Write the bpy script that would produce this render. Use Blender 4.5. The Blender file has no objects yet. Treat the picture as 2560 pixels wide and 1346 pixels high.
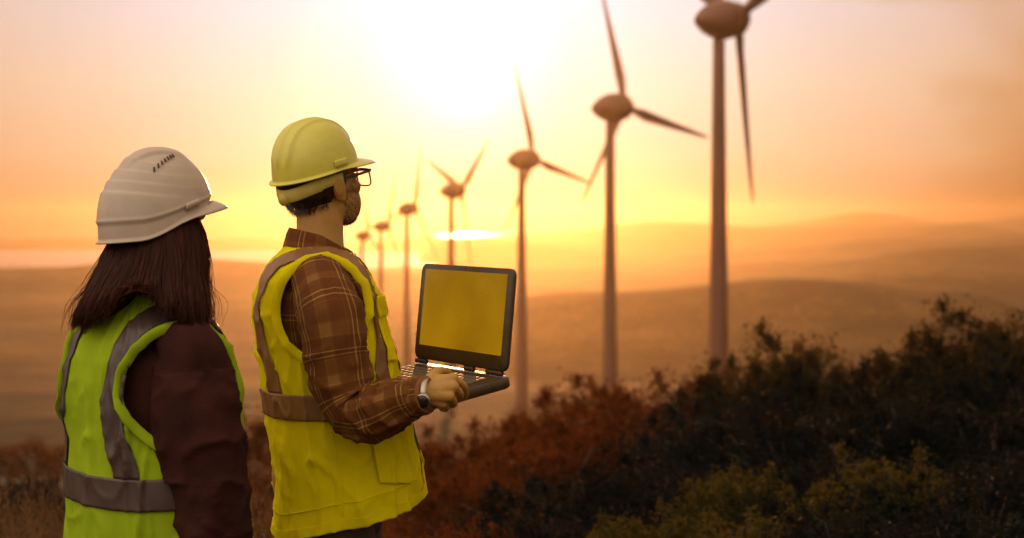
import bpy, bmesh, math, random
import numpy as np
from mathutils import Vector, Matrix, noise as mnoise
R = math.radians
scene = bpy.context.scene
col = scene.collection

# ---------------------------------------------------------------- camera
FPX = 3555.0                     # focal length in photograph pixels (2560 wide)
CAMZ = 1.55
cam_d = bpy.data.cameras.new("camera")
cam = bpy.data.objects.new("camera", cam_d); col.objects.link(cam)
cam.location = (0, 0, CAMZ); cam.rotation_euler = (R(90), 0, 0)
cam_d.sensor_width = 36.0; cam_d.lens = FPX * 36 / 2560
cam_d.shift_y = -113 / 2560
cam_d.clip_start = 0.05; cam_d.clip_end = 60000
cam_d.dof.use_dof = True; cam_d.dof.focus_distance = 3.38; cam_d.dof.aperture_fstop = 2.9
scene.camera = cam

def P(px, py, Y):                # a point seen at photograph pixel (px, py), Y metres away
    return np.array([(px - 1280) / FPX * Y, Y, CAMZ - (py - 560) / FPX * Y])

# ---------------------------------------------------------------- sky and sun
SUN_AZ, SUN_EL = R(-1.9), R(6.1)
SUNV = Vector((math.sin(SUN_AZ) * math.cos(SUN_EL), math.cos(SUN_AZ) * math.cos(SUN_EL), math.sin(SUN_EL)))
world = bpy.data.worlds.new("World"); scene.world = world; world.use_nodes = True
nt = world.node_tree; nt.nodes.clear()
def N(t, kind, **kw):
    n = t.nodes.new(kind)
    for k, v in kw.items(): setattr(n, k, v)
    return n
def math_node(t, op, a, b=None, clamp=False):
    n = N(t, 'ShaderNodeMath', operation=op); n.use_clamp = clamp
    for i, v in enumerate((a, b)):
        if v is None: continue
        if isinstance(v, (int, float)): n.inputs[i].default_value = v
        else: t.links.new(v, n.inputs[i])
    return n.outputs[0]
def ramp(t, fac, stops, interp='LINEAR'):
    n = N(t, 'ShaderNodeValToRGB'); n.color_ramp.interpolation = interp
    e = n.color_ramp.elements
    while len(e) < len(stops): e.new(0.5)
    for el, (p, c) in zip(e, stops):
        el.position = p; el.color = (c[0], c[1], c[2], 1)
    t.links.new(fac, n.inputs[0]); return n.outputs[0]
out = N(nt, 'ShaderNodeOutputWorld')
sky = N(nt, 'ShaderNodeTexSky', sky_type='NISHITA')
sky.sun_disc = False; sky.sun_elevation = SUN_EL; sky.sun_rotation = SUN_AZ
sky.dust_density = 4.0; sky.ozone_density = 1.0; sky.air_density = 1.2
bg1 = N(nt, 'ShaderNodeBackground'); bg1.inputs[1].default_value = 0.05
tint = N(nt, 'ShaderNodeMix', data_type='RGBA', blend_type='MULTIPLY'); tint.inputs[0].default_value = 1.0
nt.links.new(sky.outputs[0], tint.inputs[6]); tint.inputs[7].default_value = (0.05, 0.06, 0.13, 1)   # dims the sky texture, blue the least
nt.links.new(tint.outputs[2], bg1.inputs[0])
tc = N(nt, 'ShaderNodeTexCoord')
nrm = N(nt, 'ShaderNodeVectorMath', operation='NORMALIZE'); nt.links.new(tc.outputs['Generated'], nrm.inputs[0])
dot = N(nt, 'ShaderNodeVectorMath', operation='DOT_PRODUCT'); nt.links.new(nrm.outputs[0], dot.inputs[0])
dot.inputs[1].default_value = SUNV
ang = math_node(nt, 'DIVIDE', math_node(nt, 'ARCCOSINE', math_node(nt, 'MINIMUM', dot.outputs['Value'], 0.999999)), math.pi)
# the dusty evening sky: base glow by angle from the sun (0..180 degrees), in linear light
AUREOLE = [(0.0, (1.8, 1.8, 1.7)), (2.0 / 180, (1.05, 1.05, 1.0)), (4.0 / 180, (0.82, 0.80, 0.76)), (7 / 180, (0.75, 0.70, 0.64)),
           (10 / 180, (0.73, 0.66, 0.57)), (14 / 180, (0.76, 0.58, 0.45)), (18 / 180, (0.78, 0.52, 0.36)), (23 / 180, (0.73, 0.39, 0.20)), (35 / 180, (0.70, 0.42, 0.22)),
           (70 / 180, (1.10, 0.80, 0.45)), (110 / 180, (1.50, 1.14, 0.70)), (1.0, (1.50, 1.14, 0.70))]  # last stops: unseen sky behind the camera raised as fill on the people
aur = ramp(nt, ang, [(p, tuple(x / 4 for x in c)) for p, c in AUREOLE])
sep = N(nt, 'ShaderNodeSeparateXYZ'); nt.links.new(nrm.outputs[0], sep.inputs[0])
# soft bank of evening cloud
mp = N(nt, 'ShaderNodeMapping'); mp.inputs['Scale'].default_value = (5.5, 5.5, 10)
mp.inputs['Location'].default_value = (0.35, 0.0, 0.2)
nt.links.new(nrm.outputs[0], mp.inputs[0])
nz = N(nt, 'ShaderNodeTexNoise'); nz.inputs['Scale'].default_value = 1.0; nz.inputs['Detail'].default_value = 3; nz.inputs['Roughness'].default_value = 0.45
nt.links.new(mp.outputs[0], nz.inputs['Vector'])
cl = N(nt, 'ShaderNodeMapRange'); cl.inputs[1].default_value = 0.42; cl.inputs[2].default_value = 0.68; cl.clamp = True
nt.links.new(nz.outputs['Fac'], cl.inputs[0])
side = N(nt, 'ShaderNodeMapRange'); side.inputs[1].default_value = 0.10; side.inputs[2].default_value = 0.30; side.interpolation_type = 'SMOOTHSTEP'
nt.links.new(sep.outputs['X'], side.inputs[0])
cloud = math_node(nt, 'MULTIPLY', math_node(nt, 'MULTIPLY', cl.outputs[0], side.outputs[0]), 1.0)
cmix = N(nt, 'ShaderNodeMix', data_type='RGBA', blend_type='MULTIPLY')
nt.links.new(cloud, cmix.inputs[0]); nt.links.new(aur, cmix.inputs[6]); cmix.inputs[7].default_value = (0.80, 0.62, 0.40, 1)
# the sky is pinker and paler higher up
elv = N(nt, 'ShaderNodeMapRange'); elv.inputs[1].default_value = 0.0; elv.inputs[2].default_value = 0.16
nt.links.new(sep.outputs['Z'], elv.inputs[0])
pink0 = ramp(nt, elv.outputs[0], [(0.0, (0.40, 0.27, 0.20)), (0.12, (0.64, 0.51, 0.40)), (0.3, (0.87, 0.79, 0.67)), (0.6, (0.96, 0.97, 0.95)), (1.0, (0.94, 1.06, 1.38))])
pm = N(nt, 'ShaderNodeMix', data_type='RGBA', blend_type='MULTIPLY'); pm.inputs[0].default_value = 1
nt.links.new(cmix.outputs[2], pm.inputs[6]); pk2 = N(nt, 'ShaderNodeVectorMath', operation='MULTIPLY'); nt.links.new(pink0, pk2.inputs[0]); 
# away from the sun the unseen sky is shaped to shade people from above
hi = ramp(nt, math_node(nt, 'MAXIMUM', sep.outputs['Z'], 0.0), [(0.0, (0.42, 0.42, 0.42)), (0.35, (0.85, 0.85, 0.85)), (0.8, (1.0, 1.0, 1.0))])
away = N(nt, 'ShaderNodeMapRange'); away.interpolation_type = 'SMOOTHSTEP'; away.inputs[1].default_value = 30 / 180; away.inputs[2].default_value = 75 / 180
nt.links.new(ang, away.inputs[0])
hm2 = N(nt, 'ShaderNodeMix', data_type='RGBA'); hm2.inputs[6].default_value = (1, 1, 1, 1); nt.links.new(away.outputs[0], hm2.inputs[0]); xs = N(nt, 'ShaderNodeMapRange'); xs.inputs[1].default_value = -1; xs.inputs[2].default_value = 1; xs.inputs[3].default_value = 1.5; xs.inputs[4].default_value = 0.55   # unseen sky made brighter on the left to model the people
nt.links.new(sep.outputs['X'], xs.inputs[0])
hi2 = N(nt, 'ShaderNodeVectorMath', operation='SCALE'); nt.links.new(hi, hi2.inputs[0]); nt.links.new(xs.outputs[0], hi2.inputs['Scale'])
nt.links.new(hi2.outputs[0], hm2.inputs[7])
nt.links.new(hm2.outputs[2], pk2.inputs[1])
nt.links.new(pk2.outputs[0], pm.inputs[7])
bg2 = N(nt, 'ShaderNodeBackground'); bg2.inputs[1].default_value = 4.0
nt.links.new(pm.outputs[2], bg2.inputs[0])
addw = N(nt, 'ShaderNodeAddShader'); nt.links.new(bg1.outputs[0], addw.inputs[0]); nt.links.new(bg2.outputs[0], addw.inputs[1])
nt.links.new(addw.outputs[0], out.inputs[0])

sun_d = bpy.data.lights.new("sun", 'SUN'); sun_d.energy = 3.0; sun_d.angle = R(0.6); sun_d.color = (1.0, 0.42, 0.13)
sun = bpy.data.objects.new("sun", sun_d); col.objects.link(sun)
sun.rotation_euler = (-SUNV).to_track_quat('-Z', 'Y').to_euler(); sun.location = (0, 30, 80)

scene.view_settings.view_transform = 'Standard'; scene.view_settings.look = 'None'
scene.view_settings.exposure = 0.0; scene.view_settings.gamma = 1.0
scene.render.engine = 'CYCLES'
scene.cycles.use_denoising = True
scene.cycles.max_bounces = 6; scene.cycles.transparent_max_bounces = 8
scene.cycles.volume_bounces = 0
scene.cycles.sample_clamp_indirect = 6

# ---------------------------------------------------------------- helpers
rng = np.random.default_rng(7)
def fbm(p, o=3):
    v, a, f = 0.0, 1.0, 1.0
    for _ in range(o):
        v += a * mnoise.noise(Vector(p) * f); a *= 0.5; f *= 2.1
    return v
def interp(x, tab, c):
    return float(np.interp(x, [t[0] for t in tab], [t[c] for t in tab]))
def sstep(a, b, x):
    t = np.clip((x - a) / (b - a), 0, 1); return t * t * (3 - 2 * t)
def tag(o, label=None, cat=None, group=None, kind=None):
    for k, v in (('label', label), ('category', cat), ('group', group), ('kind', kind)):
        if v: o[k] = v
    return o
def empty(name, loc, label=None, cat=None, group=None):
    o = bpy.data.objects.new(name, None); col.objects.link(o); o.location = loc
    o.empty_display_size = 0.2
    return tag(o, label, cat, group)
class MB:
    """collects vertices and faces of ONE mesh object"""
    def __init__(s): s.v = []; s.f = []; s.uv = {}; s.n = 0
    def add(s, V, F, uv=None):
        V = np.asarray(V, float).reshape(-1, 3); s.v.append(V)
        for i, f in enumerate(F):
            if uv is not None: s.uv[len(s.f)] = uv[i]
            s.f.append(tuple(int(k) + s.n for k in f))
        s.n += len(V); return s
    def build(s, name, mat, parent=None, smooth=True, origin=None):
        V = np.concatenate(s.v)
        o0 = np.array(parent_origin(parent) if parent is not None else (origin if origin is not None else (0, 0, 0)), float)
        me = bpy.data.meshes.new(name); me.from_pydata((V - o0).tolist(), [], s.f); me.update()
        if s.uv:
            ul = me.uv_layers.new(name="UVMap")
            for p in me.polygons:
                q = s.uv.get(p.index)
                if q:
                    for li, c in zip(p.loop_indices, q): ul.data[li].uv = c
        if mat: me.materials.append(mat)
        if smooth: me.polygons.foreach_set('use_smooth', [True] * len(me.polygons))
        o = bpy.data.objects.new(name, me); col.objects.link(o)
        if parent is not None: o.parent = parent
        elif origin is not None: o.location = o0
        return o
def parent_origin(o):
    p = np.zeros(3)
    while o is not None:
        p += np.array(o.location); o = o.parent
    return p
def grid_faces(nr, nc, wrap):
    F = []
    for i in range(nr - 1):
        for j in range(nc if wrap else nc - 1):
            k = (j + 1) % nc
            F.append((i * nc + j, i * nc + k, (i + 1) * nc + k, (i + 1) * nc + j))
    return F
def loft(mb, rings, cap=True, uvlen=None):
    rings = [np.asarray(r) for r in rings]; nc = len(rings[0]); nr = len(rings)
    V = np.concatenate(rings); F = grid_faces(nr, nc, True); uv = None
    if uvlen is not None:            # uv in metres: around, along
        uv = []
        for i in range(nr - 1):
            for j in range(nc):
                a, b = j / nc * uvlen, (j + 1) / nc * uvlen
                L0, L1 = LEN[i], LEN[i + 1]
                uv.append(((a, L0), (b, L0), (b, L1), (a, L1)))
    if cap:
        F = F + [tuple(range(nc))[::-1], tuple(range((nr - 1) * nc, nr * nc))]
        if uv: uv += [tuple((0, 0) for _ in range(nc))] * 2
    mb.add(V, F, uv); return mb
LEN = []
def spline(pts, n):
    pts = np.asarray(pts, float); m = len(pts)
    if m == 2: return np.array([pts[0] + (pts[1] - pts[0]) * t for t in np.linspace(0, 1, n)])
    ext = np.vstack([2 * pts[0] - pts[1], pts, 2 * pts[-1] - pts[-2]]); o = []
    for s in np.linspace(0, m - 1, n):
        i = min(int(s), m - 2); t = s - i; a, b, c, d = ext[i:i + 4]
        o.append(0.5 * ((2 * b) + (c - a) * t + (2 * a - 5 * b + 4 * c - d) * t * t + (3 * b - a - 3 * c + d) * t ** 3))
    return np.array(o)
def frames(path):
    T = np.gradient(path, axis=0); T /= np.linalg.norm(T, axis=1)[:, None] + 1e-12
    ref = np.array([0, 0, 1.0]) if abs(T[0][2]) < 0.9 else np.array([0, 1.0, 0])
    n = np.cross(T[0], ref); n /= np.linalg.norm(n); o = []
    for t in T:
        n = n - t * np.dot(n, t); n /= np.linalg.norm(n); o.append((n, np.cross(t, n)))
    return T, o
def tube(mb, pts, rad, seg=16, n=None, cap=True, disp=None, uv=False):
    """pts with radius each (number or (ra, rb)); smooth path; round ends"""
    global LEN
    pts = np.asarray(pts, float); n = n or max(2, len(pts) * 5)
    rr = np.array([(r, r) if np.isscalar(r) else r for r in rad], float)
    path = spline(pts, n); ra = spline(rr, n) if len(rr) > 2 else np.array([rr[0] + (rr[-1] - rr[0]) * t for t in np.linspace(0, 1, n)])
    ra = np.maximum(ra, 1e-5)
    T, fr = frames(path); rings = []
    L = np.concatenate([[0], np.cumsum(np.linalg.norm(np.diff(path, axis=0), axis=1))])
    LEN = list(L)
    for i in range(n):
        a, b = fr[i]; ring = []
        for j in range(seg):
            th = 2 * math.pi * j / seg
            d = 0 if disp is None else disp(th, L[i], L[-1])
            ring.append(path[i] + a * math.cos(th) * (ra[i][0] + d) + b * math.sin(th) * (ra[i][1] + d))
        rings.append(np.array(ring))
    if cap == 'round':
        h0 = [path[0] + (rings[0] - path[0]) * s - T[0] * ra[0].mean() * e for s, e in ((0.25, .97), (.6, .8), (.87, .5))]
        h1 = [path[-1] + (rings[-1] - path[-1]) * s + T[-1] * ra[-1].mean() * e for s, e in ((.87, .5), (.6, .8), (.25, .97))]
        rings = h0 + rings + h1; LEN = [0] * 3 + LEN + [L[-1]] * 3
    loft(mb, rings, True, 2 * math.pi * rr.mean() if uv else None); return mb
def ellipsoid(mb, c, ax, r, nu=24, nv=14):
    c = np.asarray(c, float); ax = np.asarray(ax, float); rings = []
    for i in range(1, nv):
        th = math.pi * i / nv
        rings.append(np.array([c + ax[0] * r[0] * math.sin(th) * math.cos(2 * math.pi * j / nu) + ax[1] * r[1] * math.sin(th) * math.sin(2 * math.pi * j / nu) + ax[2] * r[2] * math.cos(th) for j in range(nu)]))
    loft(mb, rings[::-1], True); return mb
def box(mb, c, ax, h, bev=0.0, nb=3):
    """box with rounded vertical edges (about ax[2]) ; h = half sizes"""
    c = np.asarray(c, float); ax = np.asarray(ax, float); prof = []
    b = min(bev, h[0] * .99, h[1] * .99)
    if b <= 0: prof = [(h[0], h[1]), (-h[0], h[1]), (-h[0], -h[1]), (h[0], -h[1])]
    else:
        for (sx, sy, a0) in ((1, 1, 0), (-1, 1, 90), (-1, -1, 180), (1, -1, 270)):
            for k in range(nb + 1):
                a = R(a0 + 90 * k / nb); prof.append((sx * (h[0] - b) + b * math.cos(a), sy * (h[1] - b) + b * math.sin(a)))
    e = min(0.3 * b, 0.3 * h[2])
    rings = []
    for z, s in (((-h[2], e), (-h[2] + e, 0), (h[2] - e, 0), (h[2], e)) if e > 0 else ((-h[2], 0), (h[2], 0))):
        rings.append(np.array([c + ax[0] * (x - math.copysign(s, x)) + ax[1] * (y - math.copysign(s, y)) + ax[2] * z for x, y in prof]))
    loft(mb, rings, True); return mb
def remesh(o, voxel, smooth=4, fac=0.5):
    m = o.modifiers.new('r', 'REMESH'); m.mode = 'VOXEL'; m.voxel_size = voxel; m.use_smooth_shade = True
    if smooth:
        s = o.modifiers.new('s', 'SMOOTH'); s.iterations = smooth; s.factor = fac
    bpy.context.view_layer.update()
    dg = bpy.context.evaluated_depsgraph_get()
    me = bpy.data.meshes.new_from_object(o.evaluated_get(dg)); o.modifiers.clear()
    old = o.data; o.data = me; bpy.data.meshes.remove(old); me.name = o.name
    me.polygons.foreach_set('use_smooth', [True] * len(me.polygons)); return o

# ---------------------------------------------------------------- materials
def material(name, base, rough=0.6, var=0.0, scale=8.0, bump=0.0, bscale=60.0, trans=0.0, tcol=None, spec=0.4, metal=0.0, coords='Object', stretch=(1, 1, 1), sheen=0.0, col2=None, rand=0.0):
    m = bpy.data.materials.new(name); m.use_nodes = True; t = m.node_tree
    b = t.nodes['Principled BSDF']; o = t.nodes['Material Output']
    b.inputs['Roughness'].default_value = rough; b.inputs['Metallic'].default_value = metal
    b.inputs['Specular IOR Level'].default_value = spec
    if sheen: b.inputs['Sheen Weight'].default_value = sheen
    c = N(t, 'ShaderNodeTexCoord'); mpn = N(t, 'ShaderNodeMapping'); mpn.inputs['Scale'].default_value = stretch
    t.links.new(c.outputs[coords], mpn.inputs[0])
    n1 = N(t, 'ShaderNodeTexNoise'); n1.inputs['Scale'].default_value = scale; n1.inputs['Detail'].default_value = 5
    t.links.new(mpn.outputs[0], n1.inputs['Vector'])
    c2 = col2 or tuple(x * (1 - var) for x in base)
    c1 = base if col2 else tuple(min(1, x * (1 + var)) for x in base)
    cr = ramp(t, n1.outputs['Fac'], [(0.32, c2), (0.68, c1)])
    src = cr
    if rand:
        oi = N(t, 'ShaderNodeObjectInfo'); hs = N(t, 'ShaderNodeHueSaturation')
        t.links.new(math_node(t, 'ADD', math_node(t, 'MULTIPLY', oi.outputs['Random'], rand), 1 - rand / 2), hs.inputs['Value'])
        t.links.new(cr, hs.inputs['Color']); src = hs.outputs[0]
    t.links.new(src, b.inputs['Base Color'])
    if bump:
        n2 = N(t, 'ShaderNodeTexNoise'); n2.inputs['Scale'].default_value = bscale; n2.inputs['Detail'].default_value = 4
        t.links.new(mpn.outputs[0], n2.inputs['Vector'])
        bp = N(t, 'ShaderNodeBump'); bp.inputs['Strength'].default_value = bump; bp.inputs['Distance'].default_value = 0.01
        t.links.new(n2.outputs['Fac'], bp.inputs['Height']); t.links.new(bp.outputs[0], b.inputs['Normal'])
    if trans:
        tr = N(t, 'ShaderNodeBsdfTranslucent'); mx = N(t, 'ShaderNodeMixShader'); mx.inputs[0].default_value = trans
        if tcol: tr.inputs[0].default_value = (*tcol, 1)
        else: t.links.new(src, tr.inputs[0])
        t.links.new(b.outputs[0], mx.inputs[1]); t.links.new(tr.outputs[0], mx.inputs[2]); t.links.new(mx.outputs[0], o.inputs[0])
    return m
M = {}
M['skin'] = material('skin', (0.42, 0.21, 0.045), 0.5, 0.08, 30, 0.15, 180)
M['hair_dark'] = material('dark_hair', (0.028, 0.012, 0.006), 0.38, 0.4, 40, 0.3, 300, stretch=(1, 1, 0.05))
M['hair_woman'] = material('long_hair', (0.040, 0.011, 0.0045), 0.45, 0.35, 60, 0.2, 300, stretch=(1, 1, 0.05), spec=0.12, trans=0.25, tcol=(0.45, 0.13, 0.025))
M['vest_man'] = material('yellow_vest', (0.88, 0.73, 0.004), 0.9, 0.10, 9, 0.35, 900, spec=0.08, trans=0.16, tcol=(0.85, 0.75, 0.02))
M['vest_woman'] = material('lime_vest', (0.35, 0.47, 0.014), 0.9, 0.10, 9, 0.35, 900, spec=0.08, trans=0.14, tcol=(0.6, 0.7, 0.03))
M['tape'] = material('reflective_tape', (0.22, 0.095, 0.028), 0.42, 0.1, 20, 0.12, 900, spec=0.5)
M['tape_woman'] = material('reflective_tape_grey', (0.062, 0.034, 0.028), 0.42, 0.1, 20, 0.12, 900, spec=0.5)
M['jacket'] = material('maroon_jacket', (0.038, 0.011, 0.0085), 0.9, 0.25, 12, 0.35, 260, spec=0.1)
M['trousers'] = material('dark_trousers', (0.05, 0.025, 0.02), 0.85, 0.2, 12, 0.3, 400)
M['boot'] = material('leather_boot', (0.06, 0.035, 0.02), 0.6, 0.3, 20, 0.2, 80)
M['hat_flare_yellow'] = material('flare_yellow_plastic', (0.60, 0.52, 0.075), 0.28, 0.06, 26, 0.03, 220, spec=0.5)  # pale shell with the lens flare's yellow put into its colour
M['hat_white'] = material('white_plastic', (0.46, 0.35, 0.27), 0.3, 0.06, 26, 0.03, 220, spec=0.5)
M['strap'] = material('pale_strap', (0.50, 0.40, 0.08), 0.6, 0.08, 30)
M['groove'] = material('groove_shade', (0.40, 0.30, 0.23), 0.5, 0.05, 20)
M['vent_dark'] = material('vent_dark', (0.07, 0.03, 0.015), 0.8, 0.2, 30)
M['frame'] = material('spectacle_frame', (0.06, 0.04, 0.02), 0.35, 0.1, 30)
M['laptop'] = material('laptop_plastic', (0.062, 0.034, 0.010), 0.42, 0.15, 40, 0.05, 600)
M['deck'] = material('keyboard_deck', (0.07, 0.045, 0.02), 0.8, 0.06, 30, spec=0.1)
M['key'] = material('laptop_key', (0.14, 0.10, 0.06), 0.6, 0.12, 90, spec=0.12)
M['watch_metal'] = material('watch_metal', (0.42, 0.34, 0.28), 0.34, 0.08, 60, metal=0.9)
M['watch_face'] = material('watch_face', (0.03, 0.02, 0.015), 0.2, 0.1, 60)
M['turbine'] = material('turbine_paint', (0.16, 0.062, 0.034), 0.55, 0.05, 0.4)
M['bark'] = material('bark', (0.09, 0.06, 0.035), 0.9, 0.3, 20, 0.5, 60)
M['pale_bark'] = material('pale_bark', (0.42, 0.36, 0.28), 0.9, 0.2, 3, 0.4, 20)
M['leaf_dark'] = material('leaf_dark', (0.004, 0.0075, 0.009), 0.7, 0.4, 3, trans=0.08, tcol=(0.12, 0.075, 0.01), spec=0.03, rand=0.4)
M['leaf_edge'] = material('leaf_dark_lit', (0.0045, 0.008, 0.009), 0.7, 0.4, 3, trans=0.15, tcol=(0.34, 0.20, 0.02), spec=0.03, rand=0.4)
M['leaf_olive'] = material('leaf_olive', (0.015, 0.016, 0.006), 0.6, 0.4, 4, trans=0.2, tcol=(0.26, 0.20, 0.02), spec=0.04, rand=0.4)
M['leaf_rust'] = material('leaf_rust', (0.024, 0.0075, 0.004), 0.6, 0.4, 4, trans=0.25, tcol=(0.30, 0.09, 0.01), spec=0.03, rand=0.4)  # red wash of the flare painted into the leaves; tree crowns share it
M['grass'] = material('dry_grass', (0.030, 0.020, 0.009), 0.7, 0.4, 6, trans=0.2, tcol=(0.3, 0.16, 0.03))

def plaid_material():
    m = bpy.data.materials.new('plaid_flannel'); m.use_nodes = True; t = m.node_tree; b = t.nodes['Principled BSDF']
    b.inputs['Roughness'].default_value = 0.9; b.inputs['Specular IOR Level'].default_value = 0.15
    uvn = N(t, 'ShaderNodeUVMap'); s = N(t, 'ShaderNodeSeparateXYZ'); t.links.new(uvn.outputs[0], s.inputs[0])
    def lines(src, period, width, off=0.0):
        f = math_node(t, 'FRACT', math_node(t, 'ADD', math_node(t, 'DIVIDE', src, period), 50 + off))
        d = math_node(t, 'ABSOLUTE', math_node(t, 'SUBTRACT', f, 0.5))
        n = N(t, 'ShaderNodeMapRange'); n.inputs[1].default_value = width / period / 2; n.inputs[2].default_value = width / period / 2 * 0.6
        t.links.new(d, n.inputs[0]); return n.outputs[0]
    acc = None
    for src in (s.outputs['X'], s.outputs['Y']):
        for per, w, off, amt in ((0.105, 0.0035, 0.0, 0.55), (0.105, 0.0035, 0.11, 0.55), (0.105, 0.030, 0.5, 0.22), (0.0525, 0.003, 0.3, 0.12)):
            l = math_node(t, 'MULTIPLY', lines(src, per, w, off), amt)
            acc = l if acc is None else math_node(t, 'ADD', acc, l)
    nz2 = N(t, 'ShaderNodeTexNoise'); nz2.inputs['Scale'].default_value = 900; t.links.new(uvn.outputs[0], nz2.inputs['Vector'])
    acc = math_node(t, 'MULTIPLY', acc, math_node(t, 'ADD', math_node(t, 'MULTIPLY', nz2.outputs['Fac'], 0.6), 0.65))
    t.links.new(ramp(t, acc, [(0.0, (0.115, 0.036, 0.008)), (0.3, (0.16, 0.060, 0.013)), (0.8, (0.36, 0.20, 0.06))]), b.inputs['Base Color'])
    bp = N(t, 'ShaderNodeBump'); bp.inputs['Strength'].default_value = 0.25; bp.inputs['Distance'].default_value = 0.003
    t.links.new(nz2.outputs['Fac'], bp.inputs['Height']); t.links.new(bp.outputs[0], b.inputs['Normal'])
    return m
M['plaid'] = plaid_material()
def glass_material():
    m = bpy.data.materials.new('lens_glass'); m.use_nodes = True; t = m.node_tree; t.nodes.clear()
    o = N(t, 'ShaderNodeOutputMaterial'); tr = N(t, 'ShaderNodeBsdfTransparent'); g = N(t, 'ShaderNodeBsdfGlossy'); g.inputs[1].default_value = 0.05
    mx = N(t, 'ShaderNodeMixShader'); mx.inputs[0].default_value = 0.09
    t.links.new(tr.outputs[0], mx.inputs[1]); t.links.new(g.outputs[0], mx.inputs[2]); t.links.new(mx.outputs[0], o.inputs[0]); return m
M['lens'] = glass_material()
def screen_material():
    m = bpy.data.materials.new('laptop_screen'); m.use_nodes = True; b = m.node_tree.nodes['Principled BSDF']
    b.inputs['Base Color'].default_value = (0.02, 0.015, 0.008, 1); b.inputs['Roughness'].default_value = 0.25
    t = m.node_tree; c = N(t, 'ShaderNodeTexCoord'); n = N(t, 'ShaderNodeTexNoise'); n.inputs['Scale'].default_value = 5.0; n.inputs['Detail'].default_value = 4
    t.links.new(c.outputs['Object'], n.inputs['Vector'])
    t.links.new(ramp(t, n.outputs['Fac'], [(0.3, (0.66, 0.29, 0.0)), (0.7, (1.0, 0.49, 0.0))]), b.inputs['Emission Color']); b.inputs['Emission Strength'].default_value = 0.34  # amber glow added to imitate the flare's veil over the screen
    t.links.new(ramp(t, n.outputs['Fac'], [(0.4, (0.2, 0.2, 0.2)), (0.7, (0.38, 0.38, 0.38))]), b.inputs['Roughness'])
    return m
M['screen'] = screen_material()
def ground_material():
    m = bpy.data.materials.new('dry_ground'); m.use_nodes = True; t = m.node_tree; b = t.nodes['Principled BSDF']
    b.inputs['Roughness'].default_value = 0.95; b.inputs['Specular IOR Level'].default_value = 0.1
    c = N(t, 'ShaderNodeTexCoord')
    def nz(s, d=5):
        n = N(t, 'ShaderNodeTexNoise'); n.inputs['Scale'].default_value = s; n.inputs['Detail'].default_value = d
        t.links.new(c.outputs['Object'], n.inputs['Vector']); return n.outputs['Fac']
    f = math_node(t, 'ADD', math_node(t, 'ADD', math_node(t, 'MULTIPLY', nz(0.005), 0.45), math_node(t, 'MULTIPLY', nz(0.022, 3), 0.25)), math_node(t, 'MULTIPLY', nz(0.15, 8), 0.3))
    colr = ramp(t, f, [(0.40, (0.008, 0.008, 0.004)), (0.5, (0.036, 0.021, 0.008)), (0.60, (0.11, 0.056, 0.018))])
    t.links.new(colr, b.inputs['Base Color'])
    bp = N(t, 'ShaderNodeBump'); bp.inputs['Strength'].default_value = 0.6; bp.inputs['Distance'].default_value = 0.2
    t.links.new(nz(3.0, 8), bp.inputs['Height']); t.links.new(bp.outputs[0], b.inputs['Normal'])
    return m
M['ground'] = ground_material()
def water_material():
    m = bpy.data.materials.new('lake_water'); m.use_nodes = True; t = m.node_tree; b = t.nodes['Principled BSDF']
    b.inputs['Base Color'].default_value = (0.03, 0.035, 0.03, 1); b.inputs['Roughness'].default_value = 0.22; b.inputs['IOR'].default_value = 1.33
    c = N(t, 'ShaderNodeTexCoord'); n = N(t, 'ShaderNodeTexNoise'); n.inputs['Scale'].default_value = 0.05; n.inputs['Detail'].default_value = 4
    t.links.new(c.outputs['Object'], n.inputs['Vector'])
    bp = N(t, 'ShaderNodeBump'); bp.inputs['Strength'].default_value = 0.15; bp.inputs['Distance'].default_value = 1.0
    t.links.new(n.outputs['Fac'], bp.inputs['Height']); t.links.new(bp.outputs[0], b.inputs['Normal']); return m
M['water'] = water_material()

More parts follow.
